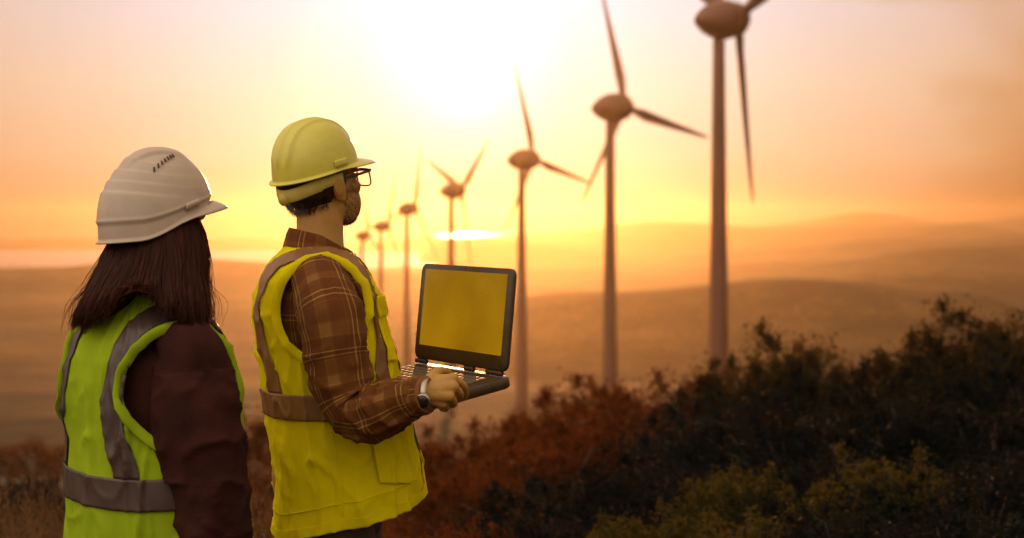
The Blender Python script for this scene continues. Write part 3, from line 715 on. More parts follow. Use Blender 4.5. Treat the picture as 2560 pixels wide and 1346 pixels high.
add_hand(bm_, hand); add_hand(bm_, LHAND)
for a_ in (ANR, ANL): tube(bm_, [a_, a_ + TM.F * .13 - np.array([0, 0, .045])], [.036, .03], 12, 6, 'round')
mbody = remesh(bm_.build('body', M['skin'], man), 0.0025, 3, 0.5)
for sd in (1, -1):
    e = MB(); ellipsoid(e, HC + (AH[0] * .083 + AH[1] * .031 * sd + AH[2] * .004) * 1.0, AH, (.010, .014, .009), 16, 10); e.build('eye', M['hat_white'], man)
nv_ = len(mbody.data.vertices); cov = np.empty(nv_ * 3); nov = np.empty(nv_ * 3)
mbody.data.vertices.foreach_get('co', cov); mbody.data.vertices.foreach_get('normal', nov); cov = cov.reshape(-1, 3) + np.array(man.location); nov = nov.reshape(-1, 3)
rel_ = cov - HC; lf, lr, lu = rel_ @ AH[0], rel_ @ AH[1], rel_ @ AH[2]
jaw_ = np.where((lu < -.040 - .25 * np.clip(.05 - lf, 0, .05) + .035 * (np.abs(lr) > .05)) & (lu > -.125) & (lf > .012) & (lf < .12))[0]
sbm = MB(); pick = rng.choice(jaw_, min(2600, len(jaw_)), False)
for q in pick:
    d = nov[q] * .4 - AH[2] * .8 + rng.normal(0, .25, 3); d = d / np.linalg.norm(d) * rng.uniform(.003, .0065); w_ = np.cross(d, nov[q]); w_ = w_ / (np.linalg.norm(w_) + 1e-9) * .0006
    sbm.add([cov[q] - w_, cov[q] + w_, cov[q] + d + nov[q] * .001], [(0, 1, 2)])
tag(sbm.build('stubble', M['hair_dark'], man, False))
# shirt: trunk and sleeves
sh = MB(); torso_mesh(sh, TM, .026, .86, 1.50, 44, 72)
SLV = [SHR + TM.Rt * -.06 + np.array([0, 0, .012]), SHR + np.array([0, 0, -.005]), P(828, 800, 3.31), P(845, 905, 3.29), P(868, 1000, 3.28), P(905, 1034, 3.262), P(960, 1022, 3.225), P(1012, 1000, 3.19), P(1060, 987, 3.162)]
tube(sh, SLV, [.060, .070, .076, .071, .068, .064, .058, .047, .040], 48, 120, True, wrinkle(2.0, .0065, 60, .42, .2), True)
SLL = [SHL + TM.Rt * .06, SHL, (SHL + ELL) / 2 - TM.Rt * .01, ELL, (ELL + WRL) / 2, WRL - (WRL - ELL) * .05]
tube(sh, SLL, [.062, .074, .072, .064, .052, .040], 40, 80, True, wrinkle(5.0, .005, 55, .35, .15), True)
shirt = sh.build('shirt', M['plaid'], man)
cf = MB(); tube(cf, [P(1040, 990, 3.174), P(1066, 986, 3.158)], [.043, .042], 36, 8, True, wrinkle(1.0, .002), True); cf.build('cuff', M['plaid'], shirt)
# collar: stand and turned-down leaf
cl_ = MB(); V = []; nph = 60
for i, (rr, dz) in enumerate(((.070, .0), (.0715, .018), (.074, .030), (.079, .033), (.085, .022), (.092, .002), (.096, -.014))):
    for k in range(nph):
        u = R(16 + 328 * k / (nph - 1)); fr = max(0, math.cos(u)); bk = max(0, -math.cos(u))
        z = 1.490 + dz * (1 + .25 * bk) - .045 * fr - (.018 * fr ** 3 if i > 3 else 0) + .010 * bk
        V.append(TM.pt(.004 + rr * math.cos(u) * 1.02, rr * math.sin(u), z))
cl_.add(V, grid_faces(7, nph, False), [tuple((0.3 * (q % nph) / nph * 1.6, .02 * (q // nph)) for q in f) for f in grid_faces(7, nph, False)])
thicken(cl_.build('collar', M['plaid'], shirt), .003)
# vest
def hem_m(u):
    b_ = .5 - .5 * math.cos(u); z = .868 - .083 * b_ ** 1.3
    un = abs((u + math.pi) % (2 * math.pi) - math.pi); return z + .10 * (1 - sstep(0, R(26), un)) ** 2 * 1.0
vest = build_vest(TM, man, M['vest_man'], M['tape'], (.008, 1.345, .102, .114), hem_m, 1.488, (1.085, 1.146), 1.30)
def vpatch(name, u0, u1, z0, z1, off, mat, nu=26, nv=26, skew=0.0):
    p = MB(); patch(p, lambda u, v: TM.S(R(u), v + skew * (u - u0) / (u1 - u0), off), np.linspace(u0, u1, nu), np.linspace(z0, z1, nv)); o = p.build(name, mat, vest); thicken(o, .0025); return o
vpatch('pocket', 16, 36, 1.215, 1.335, .0125, M['vest_man']); vpatch('pocket_flap', 15, 37, 1.325, 1.372, .016, M['vest_man'])
vpatch('pocket', 38, 68, .925, 1.05, .0125, M['vest_man'], skew=.012)
zp = MB(); patch(zp, lambda u, v: TM.S(R(u), v, .010), np.linspace(-3, 3, 6), np.linspace(.95, 1.30, 40)); zp.build('zip', M['trousers'], vest)
# trousers, boots
tr = MB(); 
rings = [np.array([TM.pt(.045 + d_ * math.cos(q), w_ * math.sin(q), z) for q in np.linspace(0, 2 * math.pi, 40, endpoint=False)]) for z, w_, d_ in ((1.02, .14, .11), (.95, .15, .115), (.88, .16, .12), (.82, .16, .12), (.78, .12, .10))]
loft(tr, rings)
for h_, k_, a_ in ((HIPR, KNR, ANR), (HIPL, KNL, ANL)): leg_mesh(tr, h_, k_, a_ + np.array([0, 0, -.03]), [.092, .098, .085, .078, .072], 32, wrinkle(h_[0], .006, 25))
tr.build('trousers', M['trousers'], man); boots(man, (ANR, ANL), TM.F, M['boot'])
# hair below the hat
F_, R_, U_ = AH
def hair_shell(c, s, keep, name, mat, root, sc=(.104, .083, .094), amp=.003):
    m = MB(); nu, nv = 90, 60; V = []
    for i in range(nv):
        thv = math.pi * (i + .5) / nv
        for j in range(nu):
            ph = 2 * math.pi * j / nu; d = np.array([math.sin(thv) * math.cos(ph), math.sin(thv) * math.sin(ph), math.cos(thv)])
            k = 1 + amp * 10 * (mnoise.noise(Vector(d * 22)) + .5 * mnoise.noise(Vector(d * 60)))* .3
            V.append((d * np.array(sc) * k * s, d))
    Fs = []
    for f in grid_faces(nv, nu, True):
        p = np.mean([V[q][0] for q in f], 0)
        if keep(p / s): Fs.append(f)
    m.add([c + (F_ * (p[0] - .012 * s) + R_ * p[1] + U_ * (p[2] + .022 * s)) for p, d in V], Fs)
    o = m.build(name, mat, root); thicken(o, .005, -1); return o
hair_shell(HC, .99, lambda p: (p[0] < -.012 and p[2] > -.086) or (p[0] < .055 and p[2] > .0) or (p[0] < .03 and p[2] > -.03 and p[0] > .012), 'hair', M['hair_dark'], man)
nh = MB()
for k in range(900):                                                # short hairs at the nape
    a = rng.uniform(-1.25, 1.25); u = rng.uniform(-.075, -.02)
    q = HC + (F_ * (-.012 - .100 * math.cos(a) * math.sqrt(max(.05, 1 - (u - .02) ** 2 / .0108))) + R_ * .080 * math.sin(a) * math.sqrt(max(.05, 1 - (u - .02) ** 2 / .0108)) + U_ * u) * 1.0
    d = (-F_ * math.cos(a) * .35 + R_ * math.sin(a) * .35 - U_) * rng.uniform(.010, .019); w_ = np.cross(d, F_); w_ = w_ / np.linalg.norm(w_) * .0009
    nh.add([q - w_, q + w_, q + d], [(0, 1, 2)])
nh.build('nape_hair', M['hair_dark'], man, False)
# hat
def ridg(y, x, t):
    k = sstep(.10, .30, t)
    return k * (.006 * math.exp(-(y / .008) ** 2) + .005 * math.exp(-((abs(y) - .030) / .007) ** 2))
hat_c = HC + AH[2] * .046 + AH[0] * -.008
hat, hpt = hard_hat(man, hat_c, AH, M['hat_flare_yellow'], .117, .096, .119, .054, lambda ph: -.004 - .012 * max(0, -math.cos(ph)), ridges=ridg, flare=.010)
for sd in (1, -1):
    s_ = MB(); V = []
    for t_ in np.linspace(.02, .10, 4):
        for ph in np.linspace(R(78), R(98), 6): V.append(hpt(ph * sd, t_, .004))
    s_.add(V, grid_faces(4, 6, False)); thicken(s_.build('accessory_slot', M['hat_flare_yellow'], hat), .004, 0)
bd = MB(); V = []
for t_ in np.linspace(.14, .34, 6):
    for ph in np.linspace(R(-11), R(11), 7): V.append(hpt(ph, t_, .006))
bd.add(V, grid_faces(6, 7, False)); thicken(bd.build('front_badge', M['frame'], hat), .004, 0)
# head band of the suspension, running round the back of the head
sb = MB(); V = []
for u_, ex in ((-.060, .0005), (-.058, .003), (-.045, .0036), (-.030, .003), (-.028, .0005)):
    for ph in np.linspace(R(82), R(278), 50):
        dip = -.004 * abs(math.sin(ph)); bw = 1 if abs(math.sin(ph)) < .9 else .8
        V.append(HC + (F_ * (-.012 + (.107 + ex) * math.cos(ph)) + R_ * (.086 + ex) * math.sin(ph) + U_ * ((u_ + .044) * bw - .014 + .022 * math.sin(ph) ** 2 + .008)) * .98)
sb.add(V, grid_faces(5, 50, False)); sband = thicken(sb.build('head_band', M['strap'], hat), .003, 0)
kn = MB(); tube(kn, [HC + (F_ * -.113 + U_ * -.012) * 1.0, HC + (F_ * -.128 + U_ * -.012) * 1.0], [.016, .015], 20, 4); kn.build('ratchet_knob', M['strap'], hat)
# glasses
gl = empty('glasses', tuple(np.array(HC) - np.array(man.location))); gl.parent = man
def G(f, r, u): return HC + (F_ * f + R_ * r + U_ * u) * 1.0
for sd in (1, -1):
    ring = []
    for q in np.linspace(0, 2 * math.pi, 40, endpoint=False):
        cx, cy = math.copysign(abs(math.cos(q)) ** .55, math.cos(q)), math.copysign(abs(math.sin(q)) ** .55, math.sin(q))
        ring.append(G(.116 - .006 * abs(.036 * sd + .027 * cx * sd) / .06, .036 * sd + .028 * cx, -.006 + .020 * cy * (1 if cy > 0 else 1.05)))
    m_ = MB(); ring.append(ring[0]); tube(m_, ring + [ring[1]], [.0022] * 42, 8, 84, False); m_.build('rim', M['frame'], gl)
    m_ = MB(); m_.add(ring[:-1], [tuple(range(40))]); m_.build('lens', M['lens'], gl, False)
    m_ = MB(); tube(m_, [G(.113, .066 * sd, .012), G(.06, .078 * sd, .012), G(-.005, .084 * sd, .010), G(-.022, .085 * sd, -.008)], [(.0018, .004), (.0018, .0035), .0022, .002], 8, 20); m_.build('temple', M['frame'], gl)
m_ = MB(); tube(m_, [G(.118, -.010, .0), G(.120, 0, .003), G(.118, .010, .0)], [.002] * 3, 8, 8); m_.build('bridge', M['frame'], gl)
m_ = MB(); tube(m_, [G(.113, -.066, .014), G(.118, -.03, .016), G(.119, 0, .015), G(.118, .03, .016), G(.113, .066, .014)], [(.0035, .0025)] * 5, 8, 30); m_.build('browline', M['frame'], gl)
# watch on the right wrist
wp = empty('wrist_watch', tuple(P(1068, 988, 3.155) - np.array(man.location))); wp.parent = man
wd = P(1078, 985, 3.165) - P(1052, 986, 3.17); wd /= np.linalg.norm(wd); wu = np.array([0, 0, 1.0]); wu -= wd * np.dot(wu, wd); wu /= np.linalg.norm(wu); wn = np.cross(wd, wu)
if wn[1] > 0: wn = -wn
wc = P(1067, 986, 3.168)
s_ = MB(); V = []
for k in range(48):
    q = 2 * math.pi * k / 48; d = wu * math.cos(q) + wn * math.sin(q)
    for x, r_ in ((-.008, .0335), (-.0085, .0352), (-.003, .036), (.003, .036), (.0085, .0352), (.008, .0335)): V.append(wc + d * r_ + wd * x)
s_.add(V, [(k * 6 + c, k * 6 + (c + 1) % 6, ((k + 1) % 48) * 6 + (c + 1) % 6, ((k + 1) % 48) * 6 + c) for k in range(48) for c in range(6)])
s_.build('watch_strap', M['watch_metal'], wp)
dn = wn * .92 + wu * -.25; dn /= np.linalg.norm(dn); du = np.cross(wd, dn); WA = np.array([wd, du, dn])
s_ = MB(); tube(s_, [wc + dn * .033, wc + dn * .042], [(.0175, .0175), (.0165, .0165)], 32, 5); case = s_.build('watch_case', M['watch_metal'], wp)
s_ = MB(); tube(s_, [wc + dn * .0415, wc + dn * .0428], [.0148, .0146], 32, 3); s_.build('dial', M['watch_face'], case)

# ---------------------------------------------------------------- the woman
WY = 3.09; WXY = (P(386, 0, WY)[0], WY)
woman = empty('person', (WXY[0], WXY[1], 0), 'person with long dark hair and white hard hat, lime vest over dark jacket', 'person', 'two people in hard hats and safety vests')
TW = Torso(WXY, 43, [(.62, .212, .17, .01), (.80, .214, .172, .008), (.92, .212, .168, .004), (1.0, .206, .162, .0), (1.10, .204, .160, -.004), (1.17, .204, .158, -.008), (1.22, .200, .152, -.010), (1.26, .197, .142, -.012),
              (1.295, .186, .128, -.012), (1.325, .160, .110, -.010), (1.348, .125, .095, -.006), (1.37, .092, .080, -.002), (1.39, .074, .072, .004), (1.42, .066, .066, .008)], 2.4, 11.0, 0.0145)
TW.zs = 1.30; TW.zb = .99
AW = head_axes(25, 6); WC = P(392, 520, 3.10)
WSR, WSL = TW.pt(-.01, .160, 1.285), TW.pt(-.01, -.160, 1.285)
WER, WWR = P(520, 1165, 2.93), P(566, 1400, 2.92); WEL, WWL = TW.pt(.05, -.225, 1.02), TW.pt(.20, -.19, .86)
bw = MB(); head_shapes(bw, WC, AW, .90)
tube(bw, [TW.pt(0, 0, 1.33), TW.pt(.01, 0, 1.42), WC + AW[0] * -.01 + AW[2] * -.03], [.055, .05, .05], 20, 14)
torso_mesh(bw, TW, .035, .80, 1.39, 26, 36, False)
ellipsoid(bw, TW.pt(0, 0, .88), np.eye(3), (.15, .15, .13))
WH = [TW.pt(0, .09, .87), TW.pt(0, -.09, .87)]; WK = [TW.pt(.03, .09, .47), TW.pt(.06, -.09, .47)]; WN_ = [TW.pt(-.02, .10, .09), TW.pt(.03, -.10, .09)]
for h_, k_, a_ in zip(WH, WK, WN_): leg_mesh(bw, h_, k_, a_, [.085, .072, .05, .048, .035])
for s_, e_, w_, sd in ((WSR, WER, WWR, 1), (WSL, WEL, WWL, -1)):
    tube(bw, [s_, (s_ + e_) / 2, e_], [.045, .04, .035], 14, 12, 'round'); tube(bw, [e_, (e_ + w_) / 2, w_], [.035, .034, .025], 14, 12, 'round')
    d = w_ - e_; d /= np.linalg.norm(d); lat = TW.F - d * np.dot(TW.F, d); lat /= np.linalg.norm(lat); inn = np.cross(d, lat) * sd
    for k, (o_, L_) in enumerate(((.028, .07), (.010, .08), (-.008, .075), (-.025, .058))):
        kp = w_ + d * .085 + lat * o_
        tube(bw, [w_ + d * .01 + lat * o_ * .6, kp], [.016, .0125], 10, 6, 'round')
        hand_chain(bw, [kp, kp + d * L_ * .45 + inn * .006, kp + d * L_ * .8 + inn * .02, kp + d * L_ + inn * .034], [.0105, .0095, .0085, .007])
    hand_chain(bw, [w_ + d * .025 + lat * .022, w_ + d * .06 + lat * .045, w_ + d * .09 + lat * .05 + inn * .012], [.014, .0115, .009])
for a_ in WN_: tube(bw, [a_, a_ + TW.F * .12 - np.array([0, 0, .045])], [.034, .028], 12, 6, 'round')
remesh(bw.build('body', M['skin'], woman), 0.005, 5, .5)
for sd in (1, -1):
    e = MB(); ellipsoid(e, WC + (AW[0] * .083 + AW[1] * .031 * sd + AW[2] * .004) * .90, AW, (.010, .014, .009), 16, 10); e.build('eye', M['hat_white'], woman)
jk = MB(); torso_mesh(jk, TW, .026, .74, 1.39, 44, 72, False)
tube(jk, [WSR + TW.Rt * -.06, WSR + np.array([0, 0, -.004]), P(478, 940, 2.965), P(488, 1040, 2.94), P(510, 1150, 2.93), P(526, 1240, 2.925), P(543, 1340, 2.92), P(560, 1400, 2.92)],
     [.055, .070, .085, .088, .083, .076, .066, .052], 48, 130, True, wrinkle(3.3, .0066, 42, .33, .25))
tube(jk, [WSL + TW.Rt * .06, WSL, (WSL + WEL) / 2, WEL, (WEL + WWL) / 2, WWL], [.055, .068, .070, .064, .055, .046], 36, 70, True, wrinkle(7.3, .006, 42, .3, .2))
jk.build('jacket', M['jacket'], woman)
cw = MB(); V = []
for rr, dz in ((.058, -.05), (.057, -.01), (.056, .02), (.059, .022), (.062, .0), (.063, -.03)):
    for k in range(40):
        u = 2 * math.pi * k / 40; V.append(TW.pt(.004 + rr * math.cos(u), rr * math.sin(u), 1.40 + dz - .02 * math.cos(u)))
cw.add(V, grid_faces(6, 40, True)); cw.build('jacket_collar', M['jacket'], woman)
wvest = build_vest(TW, woman, M['vest_woman'], M['tape_woman'], (-.030, 1.205, .112, .122), lambda u: .70, 1.395, (.965, 1.03), 1.20, stripe=(.082, .132))
tw = MB()
rings = [np.array([TW.pt(d_ * math.cos(q), w_ * math.sin(q), z) for q in np.linspace(0, 2 * math.pi, 36, endpoint=False)]) for z, w_, d_ in ((.95, .16, .125), (.86, .178, .14), (.78, .17, .13), (.72, .12, .10))]
loft(tw, rings)
for h_, k_, a_ in zip(WH, WK, WN_): leg_mesh(tw, h_, k_, a_ + np.array([0, 0, -.03]), [.112, .098, .075, .07, .065], 28, wrinkle(h_[0], .005, 25))
tw.build('trousers', M['trousers'], woman); boots(woman, WN_, TW.F, M['boot'])
# long hair: a full mass with separate strands over it
CE = [(-1.0, 184, 824, 232), (-.85, 198, 828, 246), (-.65, 226, 818, 268), (-.48, 258, 790, 292), (-.34, 292, 758, 318), (-.2, 332, 734, 344), (-.05, 374, 744, 372), (.1, 402, 782, 398), (.3, 440, 808, 436), (.7, 490, 824, 488), (1.0, 522, 824, 516)]
def hair_path(ph, inset=0.0, jit=(0, 0), lenf=1.0):
    c, s = math.cos(ph), math.sin(ph); k = 1 - inset
    ex, ey, mx = interp(c, CE, 1), interp(c, CE, 2), interp(c, CE, 3)
    far = max(0, s)
    if far > 0: ey += 10 * far; ex += (400 - ex) * .25 * far
    p0 = P(393 + 92 * c * k, 520, 3.10 + s * .075 * k)
    p1 = P(394 + 124 * c * k, 612, 3.10 + s * .106 * k)
    p2 = P(mx + (394 - mx) * inset * .6 + jit[0] * .5, 705, 3.07 + s * .105 * k)
    p3 = P(ex + (400 - ex) * inset * .5 + jit[0], 610 + (ey - 610) * lenf + jit[1], 3.035 + s * .098 * k - (.0 if s > 0 else .02))
    return [p0, p1, p2, (p2 + p3) / 2 + np.array([0, -.004, 0]), p3]
hm_ = MB(); nph = 72; rows = [[] for _ in range(22)]
def face_gap(ph): return sstep(R(8), R(22), ph) * (1 - sstep(R(74), R(92), ph))
for k in range(nph):
    ph = 2 * math.pi * k / nph
    pth = spline(hair_path(ph, .07 + .75 * face_gap(ph), lenf=.93), 22)
    for i in range(22): rows[i].append(pth[i])
last = np.array(rows[-1]); neck = TW.pt(.0, 0, 1.41)
for q, up in ((.45, .25), (.8, .7)): rows.append(list(last + (neck - last) * np.array([q, q, up])))
loft(hm_, [np.array(r) for r in rows], True)
hair = hm_.build('hair', M['hair_woman'], woman)
hs = MB(); SV, SF = [], []; nseg = 12
for k in range(2600):
    ph = rng.uniform(0, 2 * math.pi) if k % 3 else rng.uniform(math.pi * .95, math.pi * 2.05)
    if face_gap(ph % (2 * math.pi)) > .15: ph = 2 * math.pi - ph
    cl0 = math.floor(ph * 14) ; jr = random.Random(cl0)
    jit = (jr.uniform(-8, 8) + rng.normal(0, 4), jr.uniform(-26, 8) + rng.normal(0, 8))
    if rng.random() < .035: jit = (jit[0] + rng.normal(0, 16), jit[1] + rng.normal(0, 12))
    ins_, len_ = rng.uniform(-.015, .10), rng.uniform(.93, 1.01); hp_ = hair_path(ph, ins_, jit, len_)
    phc = (cl0 + .5) / 14
    if face_gap(phc % (2 * math.pi)) < .15:                        # strands gather into pointed locks
        hq_ = hair_path(phc, ins_, jit, len_); kk = rng.uniform(.45, .8); hp_[4] = hp_[4] + (hq_[4] - hp_[4]) * kk; hp_[3] = hp_[3] + (hq_[3] - hp_[3]) * kk * .4
    pth = spline(hp_, nseg)
    wob = rng.normal(0, .0018, 3)
    for i in range(nseg): pth[i] += wob * math.sin(i * 1.3 + k)
    T_ = np.gradient(pth, axis=0); side_ = np.cross(T_, (0.2, 1, 0.1)); side_ /= np.linalg.norm(side_, axis=1)[:, None] + 1e-9
    w_ = rng.uniform(.0009, .0022) * (1 - .85 * (np.linspace(0, 1, nseg) ** 3))[:, None]; bk = np.array([0, -.0012, 0])
    b0 = len(SV) * 0 + len(SV)
    for i in range(nseg): SV += [pth[i] - side_[i] * w_[i], pth[i] + bk, pth[i] + side_[i] * w_[i]]
    for i in range(nseg - 1):
        a = b0 + i * 3; SF += [(a, a + 1, a + 4, a + 3), (a + 1, a + 2, a + 5, a + 4)]
hs.add(SV, SF); fl = hs                                                         # loose hairs lit by the sun
for k in range(60):
    ph = rng.choice([math.pi, -.2]) + rng.normal(0, .2)
    pth = hair_path(ph, -.03, (rng.normal(0, 22), rng.normal(0, 14))); pth[2] = pth[2] + rng.normal(0, .006, 3); pth[3] = pth[3] + np.array([math.cos(ph) * abs(rng.normal(0, .012)), 0, rng.normal(0, .006)])
    tube(fl, pth, [.0005, .0005, .0005, .0004, .0002], 4, 14)
hs.build('hair_strands', M['hair_woman'], hair)
# white hat with stepped sides
def wsteps(phi, t, v):
    o = 0.0; vv = v + .014 * math.cos(phi)
    fade = sstep(R(150), R(60), abs((phi + math.pi) % (2 * math.pi) - math.pi))
    for e in (.002, .026, .050, .074): o += .0040 * (1 / (1 + math.exp((vv - e) / .0009))) * (1 - .85 * fade)
    q = v - (-.024 - .022 * sstep(.55, -.5, math.cos(phi)) + .022 * max(0, math.cos(phi)) ** 2)     # bead above the plain lower skirt
    o += .0028 * math.exp(-(q / .0035) ** 2) - .0035 / (1 + math.exp(q / .0012))
    return o
def wridge(y, x, t): return .006 * sstep(.5, .75, t) * (1 - sstep(.034, .042, abs(y))) * sstep(-.10, -.03, x)
WA_ = head_axes(25, 5); hatw_c = P(391, 496, 3.095)
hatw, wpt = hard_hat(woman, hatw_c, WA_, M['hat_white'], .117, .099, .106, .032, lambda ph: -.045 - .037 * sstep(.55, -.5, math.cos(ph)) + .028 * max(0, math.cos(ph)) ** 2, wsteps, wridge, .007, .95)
for sd in (1, -1):
    v_ = MB()
    for k in range(7):
        f_ = .33 + .40 * k / 6; ph = sd * R(132 - 100 * f_); t_ = .26 + .37 * math.sin(f_ * math.pi * .62) ** .9 + .02
        V = []
        for dt in (-.030, .030):
            for dp in (-.028, .028): V.append(wpt(ph + dp * .8, t_ + dt * .75, .0040))
        v_.add(V, [(0, 1, 3, 2)])
    thicken(v_.build('vent', M['vent_dark'], hatw, False), .003, 0)
    c_ = MB(); V = []
    for t_ in (.05, .08, .11):
        for ph in np.linspace(R(52), R(70), 6): V.append(wpt(ph * sd, t_, .004))
    c_.add(V, grid_faces(3, 6, False)); thicken(c_.build('side_clip', M['hat_white'], hatw), .004, 0)
# ---------------------------------------------------------------- plants
def leaf_cloud(rs, centres, spread, n, size, up=0.25):
    """n leaf-sized faces scattered round each centre -> vertices, faces"""
    C = np.repeat(np.asarray(centres), n, axis=0); m = len(C)
    c = C + rs.normal(0, 1, (m, 3)) * spread
    d = rs.normal(0, 1, (m, 3)); d[:, 2] += up * 2; d /= np.linalg.norm(d, axis=1)[:, None]
    s = np.cross(d, rs.normal(0, 1, (m, 3))); s /= np.linalg.norm(s, axis=1)[:, None]
    L = (size * rs.uniform(.6, 1.35, m))[:, None]; W = L * .23
    V = np.stack([c, c + d * L * .5 + s * W, c + d * L, c + d * L * .5 - s * W], 1).reshape(-1, 3)
    F = np.arange(m * 4).reshape(-1, 4); return V, F
def quick(name, V, F, mat, parent=None):
    me = bpy.data.meshes.new(name); me.from_pydata(np.asarray(V).tolist(), [], np.asarray(F).tolist()); me.update(); me.materials.append(mat)
    o = bpy.data.objects.new(name, me); col.objects.link(o); o.parent = parent; return o
def shrub_mesh(seed, h, w, leafmat, leaf=.03, ntips=120, per=46, top=1.0, spiky=.3):
    """a shrub of height 1 x given proportions: stems from the base, leaf tufts at the tips"""
    rs = np.random.default_rng(seed); tips = []; st = MB()
    lob = [(rs.uniform(0, 2 * math.pi), rs.uniform(.55, 1.15)) for _ in range(7)]
    for k in range(ntips):
        a = rs.uniform(0, 2 * math.pi); el = math.asin(rs.uniform(.0, 1)) 
        lb = 1 + .28 * sum(math.exp(-((a - q + math.pi) % (2 * math.pi) - math.pi) ** 2 / .25) * (m - .85) for q, m in lob)
        rr = rs.uniform(.45, 1.0) ** .55 * lb * (1 + spiky * .25 * rs.normal())
        tips.append((math.cos(a) * math.cos(el) * w * rr, math.sin(a) * math.cos(el) * w * rr, .08 * h + h * .92 * math.sin(el) * rr))
    tips = np.array(tips); tips[:, 2] = np.maximum(tips[:, 2], .05)
    V, F = leaf_cloud(rs, tips, np.array([.050, .050, .058]) * (h ** .5), per, leaf)
    shoots = tips[np.argsort(-tips[:, 2])[: ntips // 3: 2]]
    sv = []
    for p in shoots:
        L = rs.uniform(.03, .09) * h; d = p / np.linalg.norm(p) + rs.normal(0, .25, 3) + np.array([0, 0, .5]); d /= np.linalg.norm(d)
        for q in np.linspace(.2, 1, 6): sv.append(p + d * L * q)
    V2, F2 = leaf_cloud(rs, np.array(sv), .018, 16, leaf * .85, .5); F2 = F2 + len(V)
    V, F = np.concatenate([V, V2]), np.concatenate([F, F2])
    q = np.quantile(V[:, 2], .9975); V[:, 2] /= q; tips[:, 2] /= q
    for k in range(0, ntips, 4):
        p = tips[k]; b0 = np.array([p[0] * .06, p[1] * .06, -.08]); mid = (b0 + p) * .5 + np.array([0, 0, .08 * h]) + rs.normal(0, .03, 3)
        tube(st, [b0, mid, p], [.013 * h + .004, .008, .003], 5, 7)
    return V, F, st
KINDS = {}
def shrub(kind, x, y, h, label, sx=1.0):
    root = empty('shrub', (x, y, gz(x, y) - .03), label, 'shrub', 'shrubs on the hillside')
    if kind not in KINDS:
        seed, w, mat, leaf, nt_, per = SPEC[kind]
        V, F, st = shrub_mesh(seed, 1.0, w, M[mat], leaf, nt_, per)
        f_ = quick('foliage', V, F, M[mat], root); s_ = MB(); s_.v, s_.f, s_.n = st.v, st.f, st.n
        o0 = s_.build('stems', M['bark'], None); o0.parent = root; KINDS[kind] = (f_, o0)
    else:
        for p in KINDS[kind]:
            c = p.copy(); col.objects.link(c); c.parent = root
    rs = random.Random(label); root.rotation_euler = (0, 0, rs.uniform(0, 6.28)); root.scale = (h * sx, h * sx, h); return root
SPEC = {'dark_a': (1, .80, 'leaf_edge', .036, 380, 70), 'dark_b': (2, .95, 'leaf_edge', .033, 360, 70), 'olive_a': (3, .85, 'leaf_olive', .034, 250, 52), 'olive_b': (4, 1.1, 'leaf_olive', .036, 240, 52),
        'flare_rust_a': (5, .95, 'leaf_rust', .032, 290, 56), 'flare_rust_b': (6, 1.2, 'leaf_rust', .036, 280, 56), 'dark_c': (7, 1.15, 'leaf_dark', .038, 330, 60)}
def at(px, top_y, Y, kind, label, sx=1.0):
    x = P(px, 0, Y)[0]; g = gz(x, Y); h = CAMZ - (top_y - 560) / FPX * Y - g
    return shrub(kind, x, Y, max(.3, h), label, sx)
